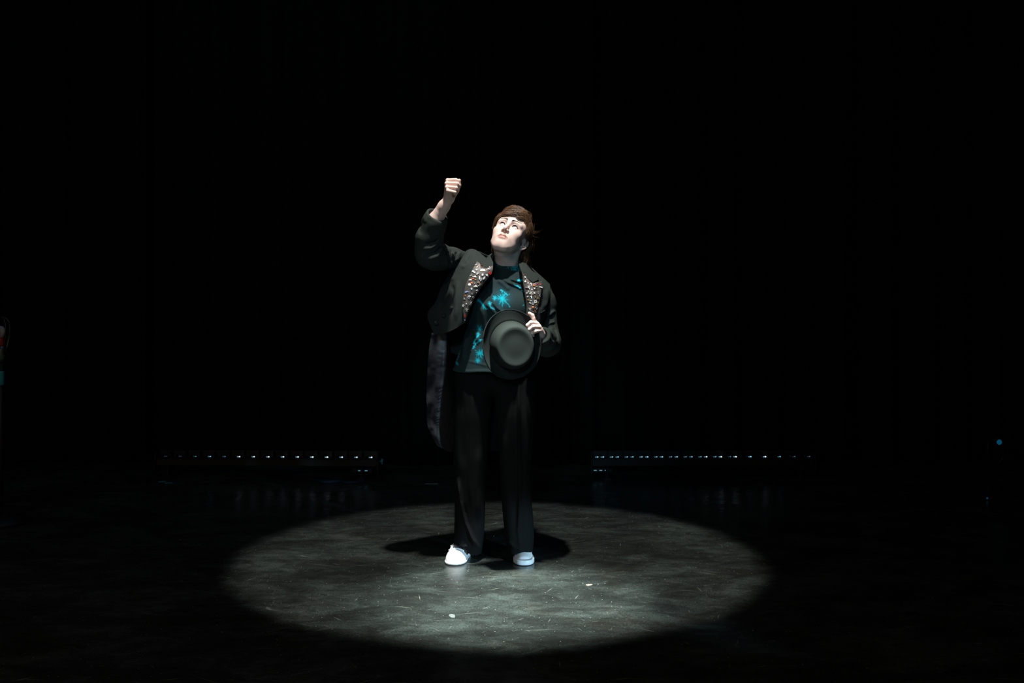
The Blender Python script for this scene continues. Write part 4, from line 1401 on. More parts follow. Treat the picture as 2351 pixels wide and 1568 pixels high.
# --- shoes
def shoe(tx, heel, toe, w, kind):
    """tx: nothing; heel and toe are floor points; +L axis runs heel to toe"""
    heel = A(heel, float); toe = A(toe, float)
    ax = toe - heel; Ln = np.linalg.norm(ax); ax /= Ln
    sd = A([-ax[1], ax[0], 0]) if False else np.cross(A([0, 0, 1.0]), ax)
    R_ = np.stack([sd, ax, A([0, 0, 1.0])], 1)

    def outline(y):
        t = y / Ln
        return w * np.interp(t, [-0.02, 0.0, 0.06, 0.25, 0.5, 0.72, 0.88, 0.96, 1.0, 1.02], [0.05, 0.22, 0.34, 0.38, 0.40, 0.50, 0.42, 0.28, 0.10, 0.0])

    def loc(p):
        return (p - heel) @ R_

    def planar(l, grow):
        t = np.clip(l[:, 1] / Ln, -0.1, 1.1)
        hw = w * 0.5 * np.interp(t, [0, 0.25, 0.5, 0.75, 1], [0.82, 0.82, 0.88, 1.02, 1.04]) + grow
        e = (np.abs(l[:, 0]) / hw) ** 2.3 + (np.abs(l[:, 1] - Ln / 2) / (Ln / 2 + grow)) ** 3.6
        return (e ** (1 / 2.8) - 1) * w * 0.5

    def sole(p):
        l = loc(p)
        d = planar(l, 0.003 if kind else 0.001)
        top = 0.027 if kind else 0.016
        return smax(d, np.maximum(l[:, 2] - top, 0.0012 - l[:, 2]), 0.006)

    def upper(p):
        l = loc(p); t = l[:, 1] / Ln
        hgt = np.interp(t, [0, 0.3, 0.45, 0.62, 0.78, 0.9, 1.0], [0.085, 0.082, 0.078, 0.066, 0.056 if not kind else 0.048, 0.046 if not kind else 0.042, 0.026])
        d = planar(l, -0.002)
        top = l[:, 2] - hgt + 0.5 * (np.abs(l[:, 0]) / w) ** 2 * 0.12
        d = smax(d, top, 0.030)
        d = smax(d, 0.010 - l[:, 2], 0.004)
        mouth = d_ell(l, A([0, Ln * 0.27, 0.095]), A([w * 0.34, Ln * 0.30, 0.035]))
        return smax(d, -mouth, 0.004)

    lo = np.minimum(heel, toe) - 0.08; hi = np.maximum(heel, toe) + 0.08; lo[2] = -0.004; hi[2] = 0.10
    uv_, uq = surfnets(plain(upper), lo, hi, 0.0026, 2.2)
    o = np_mesh('shoe', uv_, uq, M['white_shoe'], parent=person)
    sv, sq = surfnets(plain(sole), lo, hi, 0.0024, 2.2)
    so = np_mesh('sole', sv, sq, M['white_rubber'], parent=o)
    so.location = (0, 0, 0)

    def top_at(s, t):
        hgt = np.interp(t, [0, 0.3, 0.45, 0.62, 0.78, 0.9, 1.0], [0.085, 0.082, 0.078, 0.066, 0.056 if not kind else 0.048, 0.046 if not kind else 0.042, 0.026])
        return heel + R_ @ A([s * w, t * Ln, hgt - 0.008 - 0.04 * abs(s) ** 1.5])
    if kind == 0:
        tg = MB().tube([top_at(0, 0.50) + A([0, 0, .004]), top_at(0, 0.66) + A([0, 0, .004])], [0.022, 0.020], 10).build('tongue', M['grey_tongue'], o, True)
        tg.location = (0, 0, 0); tg['label'] = 'grey tongue'
        for t in (0.55, 0.70):
            pts_ = [top_at(s, t) + A([0, 0, 0.010 - 0.02 * abs(s) ** 2]) for s in np.linspace(-0.36, 0.36, 9)]
            st = MB().tube(pts_, 0.0042, 7).build('strap', M['white_shoe'], o, True); st.location = (0, 0, 0)
        for s in (-0.3, 0.3):
            pts_ = [top_at(s, t) + A([0, 0, 0.006]) for t in (0.52, 0.62, 0.72)]
            st = MB().tube(pts_, 0.0040, 7).build('strap', M['white_shoe'], o, True); st.location = (0, 0, 0)
    else:
        for s, t in ((0.22, 0.60), (0.30, 0.56), (-0.24, 0.60)):
            e_ = top_at(s, t) + A([0, 0, 0.010])
            ey = MB().tube([e_ + 0.0045 * A([math.cos(a_), 0.2, math.sin(a_)]) for a_ in np.linspace(0, 6.28, 11)], 0.0016, 5, False).build('lace_eyelet', M['silver'], o, True)
            ey.location = (0, 0, 0)
        pts_ = [top_at(s, 0.60) + A([0, 0, 0.008]) for s in np.linspace(-0.25, 0.25, 7)]
        st = MB().tube(pts_, 0.003, 6).build('lace', M['white_shoe'], o, True); st.location = (0, 0, 0)
    return o


shoe(0, (-0.228, 0.235, 0), (-0.273, -0.015, 0), 0.103, 0)
shoe(0, (0.045, 0.235, 0), (0.058, -0.015, 0), 0.094, 1)

# --- tailcoat: back, fronts, tails, collar, sleeves
def sheet(name, ctrl, nu, nv, mat, thick=0.004, disp=None, parent=person, cols=None):
    v_, q_, uv = patch(ctrl, nu, nv, thick, disp)
    c_ = cols(v_, uv) if cols else None
    o = np_mesh(name, v_, q_, mat, cols=c_, parent=parent)
    if parent is not person:
        o.location = (0, 0, 0)
    return o


R3 = lambda rows: [[P(*c) for c in r] for r in rows]
wn = lambda amp, fr, sd: (lambda p, u, w: amp * vnoise(p, fr, sd))

back = R3([
    [(1070, 576, .03), (1098, 578, .035), (1122, 587, .06), (1165, 590, .098), (1205, 605, .07), (1238, 634, .03), (1262, 654, .03)],
    [(1040, 620, .07), (1080, 628, .12), (1125, 630, .145), (1165, 632, .150), (1205, 640, .145), (1240, 658, .11), (1266, 676, .05)],
    [(1018, 662, .05), (1070, 690, .14), (1120, 690, .150), (1160, 690, .150), (1200, 692, .15), (1236, 702, .12), (1262, 712, .04)],
    [(1000, 742, .06), (1050, 770, .140), (1110, 775, .145), (1150, 775, .145), (1195, 775, .14), (1230, 775, .11), (1250, 770, .03)],
    [(996, 790, .09), (1050, 815, .155), (1110, 820, .155), (1150, 820, .155), (1195, 815, .15), (1226, 812, .12), (1240, 800, .05)]])
coat = sheet('tailcoat', back, 60, 70, M['wool'], 0.005, wn(0.004, 12, 41))
coat['label'] = 'black wool tailcoat'

FL = R3([
    [(1071.5, 575, .012), (1080, 571.5, -.005), (1091, 573, -.012), (1102, 580, -.022), (1116, 592, -.04)],
    [(1046, 606, -.030), (1062, 598, -.075), (1080, 600, -.095), (1098, 606, -.105), (1122, 612, -.105)],
    [(1027, 634, .0), (1045, 632, -.085), (1065, 632, -.125), (1090, 635, -.138), (1119, 640, -.132)],
    [(1013, 660, .02), (1035, 662, -.10), (1058, 665, -.145), (1078, 668, -.152), (1101, 668, -.142)],
    [(1001, 690, .02), (1025, 695, -.115), (1048, 700, -.155), (1066, 702, -.160), (1083, 700, -.150)],
    [(981, 723, -.02), (1008, 727, -.115), (1035, 730, -.155), (1055, 732, -.162), (1068, 735, -.155)],
    [(997, 768, -.075), (1014, 766, -.12), (1030, 762, -.15), (1047, 754, -.160), (1060, 746, -.155)]])
FL_FOLDS = [([(1098, 590), (1094, 610), (1080, 640), (1066, 670)], 5, 0.006), ([(1064, 600), (1050, 625), (1036, 650)], 5, 0.006), ([(1040, 650), (1036, 690), (1036, 715)], 4, -0.008),
            ([(1052, 640), (1048, 690), (1046, 740)], 5, 0.006), ([(1010, 690), (1000, 715)], 5, 0.004), ([(1022, 690), (1006, 712)], 5, -0.004), ([(1076, 596), (1062, 618)], 4, 0.005), ([(1085, 580), (1074, 600), (1062, 612)], 3, -0.006)]
fl = sheet('tailcoat_front', FL, 90, 60, M['wool'], 0.005, lambda p, u, w: ridges(p, FL_FOLDS) + 0.002 * vnoise(p, 22, 42))

FR = R3([
    [(1263, 652, .02), (1246, 637, .0), (1226, 624, -.015), (1210, 614, -.025), (1196, 603, -.03)],
    [(1264, 668, -.035), (1248, 662, -.09), (1231, 656, -.108), (1215, 648, -.108), (1200, 640, -.105)],
    [(1260, 690, -.065), (1246, 690, -.125), (1232, 690, -.142), (1218, 690, -.140), (1207, 690, -.135)],
    [(1256, 715, -.075), (1244, 715, -.135), (1231, 715, -.150), (1218, 715, -.150), (1208, 715, -.145)],
    [(1250, 745, -.06), (1242, 748, -.125), (1230, 750, -.145), (1218, 750, -.148), (1208, 750, -.145)],
    [(1240, 800, -.04), (1236, 800, -.11), (1228, 800, -.135), (1216, 800, -.14), (1206, 800, -.14)]])
FR_FOLDS = [([(1250, 655), (1248, 690), (1240, 715)], 4, -0.005), ([(1258, 660), (1256, 690), (1250, 710)], 3, 0.004), ([(1238, 700), (1240, 740)], 3, 0.003)]
fr = sheet('tailcoat_front', FR, 80, 50, M['wool'], 0.005, lambda p, u, w: ridges(p, FR_FOLDS) + 0.002 * vnoise(p, 22, 43))

# collar, standing round the neck and folded over
CL = R3([
    [(1132, 613, -.128), (1121, 614, -.130), (1109, 613.5, -.126)],
    [(1132.5, 605, -.098), (1118, 604, -.100), (1105, 603, -.096)],
    [(1133, 590, -.042), (1123, 590, -.045), (1113, 597, -.035)],
    [(1143, 583, .03), (1132, 580, .045), (1122, 590, .058)],
    [(1165, 583, .078), (1165, 576, .098), (1165, 594, .112)],
    [(1187, 590, .04), (1197, 591, .065), (1206, 608, .075)],
    [(1191.5, 603, -.035), (1206, 608, -.025), (1226, 626, -.026)],
    [(1195, 615, -.085), (1213, 624, -.080), (1237, 640, -.070)],
    [(1200, 628, -.122), (1212, 639, -.124), (1224, 648.5, -.122)]])
sheet('collar', CL, 80, 16, M['wool'], 0.006)

LLP = R3([
    [(1095, 599, -.112), (1102, 606, -.126), (1109, 613.5, -.132), (1121, 614.5, -.134), (1132, 610, -.128)],
    [(1087, 614, -.136), (1098, 617, -.144), (1108, 620, -.147), (1120, 621, -.146), (1131, 622, -.138)],
    [(1079, 631, -.152), (1090, 633, -.159), (1101, 634, -.160), (1112, 635, -.158), (1122, 636, -.149)],
    [(1070, 651, -.163), (1080, 653, -.170), (1090, 654, -.171), (1099, 655, -.168), (1107, 656, -.158)],
    [(1065, 671, -.170), (1073, 673, -.176), (1080, 675, -.177), (1087, 677, -.174), (1092.5, 678, -.164)],
    [(1061.5, 699, -.174), (1068, 699, -.180), (1074, 699, -.180), (1079, 699, -.177), (1083, 699, -.168)],
    [(1063, 721, -.175), (1066, 721, -.180), (1069, 721, -.180), (1072, 721, -.178), (1074.5, 721, -.170)],
    [(1065.5, 741, -.170), (1066, 741, -.174), (1066.5, 741, -.174), (1067, 741, -.173), (1067.5, 741, -.168)]])
lapL = sheet('lapel', LLP, 80, 36, M['satin'], 0.005, lambda p, u, w: 0.0012 * vnoise(p, 35, 44))
RLP = R3([
    [(1199, 626, -.122), (1210, 638, -.130), (1222, 649, -.134), (1233, 647.5, -.128), (1245, 645, -.108)],
    [(1200, 640, -.128), (1211, 648, -.140), (1222, 655, -.144), (1233, 656.5, -.138), (1244.5, 656, -.118)],
    [(1202, 659, -.142), (1212, 663, -.154), (1222, 667, -.156), (1232, 668.5, -.150), (1243, 670, -.134)],
    [(1206, 681, -.152), (1215, 683, -.163), (1224, 684, -.165), (1232, 685, -.160), (1241, 686, -.144)],
    [(1208.5, 700, -.156), (1215.5, 701.5, -.168), (1222.5, 703, -.170), (1229, 704.5, -.165), (1236, 706, -.152)],
    [(1208, 718, -.158), (1214, 718, -.170), (1220, 718.5, -.172), (1226, 719, -.167), (1231, 719, -.156)],
    [(1210, 742, -.158), (1214, 742, -.168), (1218, 742, -.170), (1222, 742, -.166), (1226, 742, -.156)]])
lapR = sheet('lapel', RLP, 72, 36, M['satin'], 0.005, lambda p, u, w: 0.0015 * vnoise(p, 35, 45) + ridges(p, [([(1203, 664), (1240, 668)], 2.5, -0.003), ([(1232, 652), (1236, 672)], 3, -0.003)]))

# tails
def tail_cols(v_, uv):
    u, w = uv[:, 0], uv[:, 1]
    pr = w < 0.60
    q_ = np.stack([u * 8, w * 1.6, 0 * u], 1)
    n1 = np.clip(0.5 + 0.9 * vnoise(q_, 1.3, 51), 0, 1) ** 1.6
    n2 = np.clip(0.5 + 0.8 * vnoise(q_, 3.5, 52), 0, 1)
    c = A([0.020, 0.020, 0.030])[None] + (n1 * n2)[:, None] * A([0.18, 0.168, 0.178])[None]
    st = (np.abs((u * 44 + w * 3.0) % 1 - 0.5) < 0.11) & (w > 0.43) & (w < 0.585) & (u > 0.42) & (u < 0.9)
    c[st] = A([0.16, 0.17, 0.24])
    c[~pr] = A([0.026, 0.021, 0.017])
    return c


TL = R3([
    [(990, 764, .055), (1003, 764, .035), (1016, 764, .030), (1026.5, 764, .035), (1029, 768, .075), (1031, 775, .13)],
    [(984, 820, .060), (999, 820, .035), (1012, 820, .028), (1024, 820, .030), (1031, 822, .075), (1036, 824, .13)],
    [(981, 860, .070), (996, 860, .040), (1009, 860, .030), (1020.5, 860, .030), (1033, 860, .075), (1041, 860, .13)],
    [(979, 920, .075), (991, 920, .045), (1003, 920, .032), (1013.5, 920, .030), (1030, 920, .070), (1043, 920, .125)],
    [(980.5, 964, .075), (990, 966, .050), (1000, 968, .036), (1009, 970, .032), (1028, 972, .070), (1044, 975, .12)],
    [(990, 997, .075), (997, 1002, .055), (1004, 1007, .042), (1010, 1010, .036), (1026, 1016, .070), (1041, 1020, .11)],
    [(1004, 1022, .075), (1007, 1024, .060), (1010, 1026, .050), (1014, 1028, .045), (1024, 1034, .070), (1037, 1038, .10)]])
sheet('coat_tail', TL, 160, 90, M['lining'], 0.004, lambda p, u, w: 0.004 * vnoise(p, 14, 53) + 0.0015 * vnoise(p * A([1, 1, 2]), 50, 54), cols=tail_cols)['label'] = 'coat tail showing its grey printed lining'
TL2 = R3([[(1100 + 12 * k, 815, .16) for k in range(6)], [(1098 + 13 * k, 900, .17) for k in range(6)], [(1104 + 12 * k, 980, .16) for k in range(6)], [(1118 + 8 * k, 1036, .15) for k in range(6)]])
sheet('coat_tail', TL2, 60, 40, M['trouser'], 0.004, wn(0.006, 10, 55))

# sleeves
def sleeve(fn_pts, rads, cut, folds, noise_seed, h=0.0032, extra=None):
    sd = Sdf(); sd.chain(fn_pts, rads, 0.03)
    if extra:
        for e in extra:
            sd.cone(e[0], e[1], e[2], e[3], 0.035)
    (c_, n_) = cut
    n_ = n_ / np.linalg.norm(n_)
    inner = Sdf()
    inner.cone(c_ - n_ * 0.06, c_ + n_ * 0.05, rads[-1] - 0.0035, rads[-1] - 0.0035, 0.01)

    def f(p):
        d = sd(p)
        fr_ = np.clip(-((p - c_) @ n_) / 0.05, 0, 1)
        d = d - ridges(p, folds) * fr_ - 0.0032 * vnoise(p, 17, noise_seed) - 0.0014 * vnoise(p, 42, noise_seed + 1)
        d = smax(d, ((p - c_) @ n_), 0.003)
        return smax(d, -inner(p), 0.002)
    allp = A(fn_pts); r_ = max(rads) + 0.05
    vv_, qq_ = surfnets(plain(f), allp.min(0) - r_, allp.max(0) + r_, h, 1.9)
    return np_mesh('sleeve', vv_, qq_, M['wool'], parent=person)


SL_FOLDS = [([(1008, 548), (995, 556), (975, 560)], 3, -0.009), ([(1010, 556), (990, 570), (968, 572)], 3, 0.006), ([(1016, 562), (1000, 580), (975, 586)], 3, -0.007),
            ([(1018, 568), (1006, 588), (980, 598)], 4, 0.006), ([(1016, 558), (1024, 566), (1032, 580), (1034, 600)], 3.0, 0.010), ([(1034, 572), (1036, 590), (1040, 604)], 2.2, -0.008),
            ([(1040, 576), (1044, 592), (1046, 602)], 2.5, 0.008), ([(1047, 578), (1046, 592), (1044, 600)], 2.0, -0.007), ([(1056, 576), (1054, 590), (1050, 600)], 3.5, 0.006),
            ([(1024, 572), (1030, 590), (1033, 615)], 2.2, -0.009), ([(1072, 576), (1064, 594), (1044, 608)], 2.0, -0.006),
            ([(975, 500), (968, 520), (963, 540)], 4, -0.004), ([(985, 494), (978, 504), (974, 512)], 3, 0.005), ([(1010, 604), (1004, 612)], 3, 0.004)]
CUT = P(1003, 493, -.192)
cn = CUT - P(988, 545, -.150)
cn = cn + A([0.022, -0.028, 0.0])
sleeve([P(1060, 596, .02), P(1034, 594, -.03), P(1010, 590, -.085), P(987, 583, -.125), P(986, 545, -.150), P(997, 512, -.178), P(1009, 474, -.208)],
       [0.0400, 0.0480, 0.0560, 0.0620, 0.0570, 0.0480, 0.0415], (CUT, cn), SL_FOLDS, 61)
SR_FOLDS = [([(1276, 712), (1268, 718), (1256, 730)], 3, 0.010), ([(1272, 727), (1262, 727), (1252, 734)], 3, -0.010), ([(1276, 738), (1262, 742), (1252, 748)], 3, 0.007),
            ([(1244, 756), (1256, 758), (1262, 768)], 2.6, -0.008), ([(1258, 756), (1265, 768), (1272, 784)], 2.6, -0.008), ([(1262, 752), (1270, 764), (1277, 780)], 2.5, 0.007),
            ([(1270, 752), (1277, 768), (1281, 784)], 2.2, -0.006), ([(1250, 756), (1258, 775), (1262, 792)], 3, 0.007), ([(1248, 764), (1252, 785), (1256, 800)], 3, -0.004)]
CUT2 = P(1242, 768.5, -.184)
sleeve([P(1240, 676, .02), P(1247, 700, .02), P(1248, 730, .018), P(1254, 772, .0), P(1256, 789, -.05), P(1252, 784, -.115), P(1244, 771.5, -.172), P(1239, 764, -.215)],
       [0.0580, 0.0550, 0.0530, 0.0570, 0.0560, 0.0470, 0.0350, 0.0300], (CUT2, P(1239, 764, -.215) - P(1252, 784, -.115)), SR_FOLDS, 65)

# fabric-covered buttons, pocket welt
dg = bpy.context.evaluated_depsgraph_get()
dg.update()


def bvh_of(o):
    me = o.data
    return BVHTree.FromPolygons([tuple(x.co) for x in me.vertices], [tuple(p_.vertices) for p_ in me.polygons])


def hit(bv, px, py):
    o_ = Vector((0, -CAM_D, CAM_H)); t_ = Vector(P(px, py, 0.0))
    l_, n_, i_, d_ = bv.ray_cast(o_, (t_ - o_).normalized())
    if l_ is None:
        l_, n_, i_, d_ = bv.find_nearest(Vector(P(px, py, -0.16)))
    if n_.y > 0:
        n_ = -n_
    return l_, n_


bfl = bvh_of(fl); bfr = bvh_of(fr)
btn = MB().lathe([(0.0075, 0.0), (0.0088, 0.002), (0.0088, 0.005), (0.0070, 0.0075), (0.0035, 0.0085), (0.0008, 0.0088)], 18).mesh('coat_button', M['wool'], True)
for px, py in ((1036.5, 709), (1021, 724.5), (1005, 741)):
    l_, n_ = hit(bfl, px, py)
    b_ = link('coat_button', btn, fl)
    b_.location = l_; b_.rotation_euler = n_.to_track_quat('Z', 'Y').to_euler(); b_.scale = (1.1, 1.1, 1.8)
wp = [hit(bfr, x, y) for x, y in ((1236.5, 719.5), (1241, 718), (1246, 715.5), (1250.5, 712.5))]
w_ = MB().tube([A(l_) + A(n_) * 0.001 for l_, n_ in wp], 0.0022, 6).build('pocket_welt', M['wool'], fr, True); w_.location = (0, 0, 0)

# bracelet at the lowered wrist
for px, py in ((1240.5, 774), (1241, 777.5), (1241.6, 781), (1241.8, 785)):
    MB().lathe([(0.001, -0.0035), (0.003, -0.002), (0.0036, 0), (0.003, 0.002), (0.001, 0.0035)], 8, tuple(P(px, py, -.196))).build('bracelet_bead', M['pin_gold'], person, True)

# --- brooches on the lapels
def poly(pts, t=0.003):
    n = len(pts)
    mb = MB()
    vv_ = [(x * 0.92, y * 0.92, t) for x, y in pts] + [(x, y, t * 0.5) for x, y in pts] + [(x, y, 0) for x, y in pts]
    ff_ = [tuple(range(n))] + [(i, n + i, n + (i + 1) % n, (i + 1) % n) for i in range(n)] + [(n + i, 2 * n + i, 2 * n + (i + 1) % n, n + (i + 1) % n) for i in range(n)]
    return mb.add(vv_, ff_)


def star(n, r0, r1):
    return [((r0 if k % 2 == 0 else r1) * math.sin(k * math.pi / n), (r0 if k % 2 == 0 else r1) * math.cos(k * math.pi / n)) for k in range(2 * n)]


def ringmesh(pts, k=0.5):
    n = len(pts); mb = MB()
    vv_ = [(x, y, 0) for x, y in pts] + [(x, y, .003) for x, y in pts] + [(x * k, y * k, .003) for x, y in pts] + [(x * k, y * k, 0) for x, y in pts]
    ff_ = [(a_ * n + i, a_ * n + (i + 1) % n, (a_ + 1) * n + (i + 1) % n, (a_ + 1) * n + i) for a_ in range(3) for i in range(n)]
    return mb.add(vv_, ff_)


ell = lambda a_, b_, n=10: [(a_ * math.sin(2 * math.pi * k / n), b_ * math.cos(2 * math.pi * k / n)) for k in range(n)]
heart_pts = [(0.8 * 16 * math.sin(t) ** 3 / 16, (13 * math.cos(t) - 5 * math.cos(2 * t) - 2 * math.cos(3 * t) - math.cos(4 * t)) / 16) for t in np.linspace(0, 2 * math.pi, 15)[:-1]]
cres = [(math.sin(t), math.cos(t)) for t in np.linspace(0.7, 5.6, 10)] + [(0.25 + 0.62 * math.sin(t), 0.62 * math.cos(t)) for t in np.linspace(5.3, 1.0, 8)]
SHAPES = {
    'disc': MB().lathe([(1, 0), (0.95, 0.0018), (0.6, 0.0034), (0.05, 0.004)], 10), 'star': poly(star(5, 1.1, 0.42)), 'spark': poly(star(6, 1.25, 0.22)),
    'leaf': poly(ell(0.45, 1.15)), 'oval': poly(ell(0.72, 1.0)), 'bar': poly([(-1.3, -.35), (1.3, -.45), (1.4, .2), (.5, .5), (-1.2, .45)]),
    'cloud': poly([(-1.2, -.5), (1.2, -.5), (1.25, -.1), (.8, .15), (.6, .6), (0, .75), (-.5, .5), (-.7, .1), (-1.2, 0)]), 'heart': poly(heart_pts),
    'square': ringmesh([(-1, -1), (1, -1), (1, 1), (-1, 1)], 0.42), 'ring': ringmesh(ell(1, 1, 12), 0.5), 'open_heart': ringmesh(heart_pts, 0.55), 'crescent': poly(cres),
    'bow': poly([(-1.2, .7), (-.15, .2), (1.1, .8), (1.2, -.6), (.15, -.2), (-1.1, -.7)]), 'figure': poly([(-.3, 1), (.3, 1), (.25, .5), (1.2, .9), (1.3, .6), (.35, .1), (.7, -1), (.3, -1), (0, -.3), (-.3, -1), (-.7, -1), (-.35, .1), (-1.3, .6), (-1.2, .9), (-.25, .5)]),
    'gem': poly(ell(0.9, 0.9, 6)), 'key': poly([(-.25, -1.4), (.25, -1.4), (.25, .2), (.7, .5), (.6, 1.1), (-.6, 1.1), (-.7, .5), (-.25, .2)]),
}
MESHC = {}


def pinmesh(shape, m_):
    if (shape, m_) not in MESHC:
        mb = SHAPES[shape]
        me = mb.mesh('brooch', M[m_], shape == 'disc')
        MESHC[(shape, m_)] = me
    return MESHC[(shape, m_)]


def pins(lap, ox, oy, sc, items):
    bv = bvh_of(lap)
    for (cx, cy, shape, r, rot_, m_) in items:
        px, py = ox + cx / sc, oy + cy / sc
        l_, n_ = hit(bv, px, py)
        o = link('brooch', pinmesh(shape, 'pin_' + m_), lap)
        q_ = n_.to_track_quat('Z', 'Y')
        o.rotation_mode = 'QUATERNION'
        from mathutils import Quaternion
        o.rotation_quaternion = q_ @ Quaternion((0, 0, 1), math.radians(rot_))
        o.location = l_ + n_ * 0.0004
        k = 1.0 * r / sc * 0.00193
        o.scale = (k, k, 1.0 if r > 14 else 0.8)


# positions read off the two lapels (in units of an enlarged view of each)
pins(lapL, 1060, 590, 9.8, [
    (333, 180, 'bow', 24, 30, 'silver'), (352, 232, 'bow', 20, 60, 'gold'), (337, 290, 'heart', 32, 0, 'white'), (270, 340, 'bar', 40, -30, 'white'), (262, 322, 'gem', 22, 0, 'white'), (472, 305, 'cloud', 46, 0, 'gold'), (452, 296, 'star', 22, 0, 'gold'), (508, 300, 'star', 22, 20, 'gold'),
    (600, 278, 'cloud', 24, 0, 'white'), (635, 365, 'square', 28, 45, 'red'), (355, 382, 'bow', 26, 40, 'white'), (354, 386, 'gem', 12, 0, 'red'), (470, 402, 'oval', 32, -20, 'white'),
    (562, 408, 'heart', 34, 15, 'white'), (212, 422, 'bow', 26, 20, 'silver'), (300, 444, 'cloud', 32, -10, 'white'), (250, 445, 'gem', 12, 0, 'silver'), (402, 470, 'leaf', 42, 0, 'white'), (500, 476, 'leaf', 40, -40, 'white'), (434, 512, 'leaf', 40, -25, 'silver'),
    (196, 518, 'cloud', 30, 0, 'white'), (248, 496, 'bow', 26, 20, 'orange'), (312, 510, 'star', 26, 10, 'gold'), (228, 582, 'oval', 28, 70, 'orange'), (292, 592, 'gem', 16, 0, 'silver'), (374, 570, 'cloud', 28, 0, 'gold'), (412, 612, 'ring', 24, 0, 'silver'), (412, 618, 'gem', 11, 0, 'red'), (382, 644, 'gem', 14, 0, 'white'),
    (176, 628, 'disc', 40, 0, 'white'), (312, 658, 'cloud', 40, 0, 'white'), (222, 718, 'star', 32, 0, 'white'), (344, 752, 'cloud', 28, -10, 'white'), (328, 800, 'gem', 18, 0, 'white'), (108, 786, 'bar', 30, 20, 'blue'), (120, 790, 'gem', 14, 0, 'white'), (164, 786, 'gem', 9, 0, 'silver'),
    (232, 828, 'spark', 30, 10, 'silver'), (84, 872, 'star', 20, 0, 'orange'), (172, 905, 'crescent', 40, -120, 'white'), (176, 908, 'gem', 13, 0, 'blue'), (256, 908, 'bow', 24, -40, 'silver'), (68, 940, 'star', 28, 10, 'silver'), (196, 1042, 'spark', 42, 20, 'silver'),
    (104, 1052, 'heart', 20, -20, 'white'), (42, 1096, 'open_heart', 32, 0, 'white'), (110, 1194, 'figure', 34, 0, 'silver'), (70, 1325, 'leaf', 30, 0, 'red'), (68, 1418, 'gem', 15, 0, 'blue'),
    (346, 88, 'gem', 12, 0, 'red'), (380, 120, 'gem', 10, 0, 'red'), (400, 148, 'gem', 6, 0, 'red'), (430, 186, 'gem', 11, 0, 'red'), (482, 232, 'gem', 11, 0, 'red'), (568, 222, 'gem', 12, 0, 'red'), (626, 234, 'gem', 13, 0, 'red'), (662, 225, 'gem', 6, 0, 'red')])
pins(lapR, 1180, 590, 10.45, [
    (278, 588, 'gem', 32, 20, 'white'), (272, 488, 'oval', 24, 60, 'white'), (262, 490, 'gem', 10, 0, 'orange'), (340, 632, 'heart', 24, 20, 'white'), (408, 660, 'key', 32, 10, 'white'), (480, 690, 'bow', 28, -10, 'orange'), (462, 680, 'gem', 14, 0, 'gold'), (528, 694, 'crescent', 34, 100, 'silver'),
    (632, 665, 'disc', 20, 0, 'red'), (642, 728, 'bar', 34, -10, 'white'), (306, 732, 'bow', 26, -20, 'silver'), (362, 742, 'key', 36, 25, 'white'), (430, 778, 'oval', 30, 80, 'white'), (490, 758, 'heart', 24, 10, 'white'), (318, 868, 'figure', 22, 0, 'white'), (352, 836, 'bow', 26, 50, 'silver'),
    (384, 872, 'star', 26, 0, 'silver'), (412, 866, 'star', 28, 15, 'white'), (434, 902, 'bow', 26, 30, 'gold'), (486, 868, 'oval', 26, 80, 'white'), (576, 868, 'crescent', 22, 60, 'silver'), (606, 930, 'key', 26, 20, 'silver'), (334, 948, 'crescent', 22, 0, 'white'), (418, 960, 'key', 28, 15, 'white'),
    (512, 962, 'gem', 20, 0, 'gold'), (574, 984, 'square', 26, 0, 'gold'), (346, 1026, 'bow', 22, -30, 'gold'), (374, 1040, 'gem', 14, 0, 'gold'), (408, 1052, 'bow', 18, 0, 'silver'), (510, 1070, 'square', 32, 10, 'white'), (572, 1092, 'star', 26, 0, 'gold'), (392, 1102, 'leaf', 30, 60, 'silver'),
    (456, 1124, 'ring', 28, 0, 'silver'), (534, 1150, 'cloud', 28, 0, 'gold'), (456, 1210, 'disc', 30, 0, 'orange'), (464, 1218, 'gem', 16, 0, 'red'), (518, 1206, 'bow', 20, 50, 'silver'), (542, 1240, 'bow', 22, 50, 'silver'), (386, 1250, 'figure', 28, 0, 'silver'), (402, 1276, 'gem', 12, 0, 'blue'),
    (506, 1294, 'gem', 14, 0, 'orange'), (456, 1312, 'gem', 16, 0, 'gold'), (520, 1322, 'gem', 13, 0, 'silver'), (350, 1384, 'gem', 16, 0, 'red'), (320, 1428, 'oval', 22, 20, 'white'), (312, 1476, 'gem', 13, 0, 'silver'), (490, 1466, 'gem', 12, 0, 'silver'),
    (203, 378, 'gem', 11, 0, 'red'), (264, 426, 'gem', 11, 0, 'red'), (316, 486, 'gem', 11, 0, 'red'), (378, 546, 'gem', 11, 0, 'red'), (443, 618, 'gem', 11, 0, 'red'), (498, 608, 'gem', 7, 0, 'red'), (562, 592, 'gem', 10, 0, 'red'), (618, 580, 'gem', 10, 0, 'red'), (666, 566, 'gem', 9, 0, 'red')])

# ------------------------------------------------------------------ the hat in her hand
axz = A([0.20, -0.97, -0.06]); axz /= np.linalg.norm(axz)
upv = A([-0.10, 0.0, 1.0]); axy = upv - axz * (upv @ axz); axy /= np.linalg.norm(axy)
axx = np.cross(axy, axz)
HTR = np.stack([axx, axy, axz], 1); HTO = P(1172, 791, -.216)
nT = 96


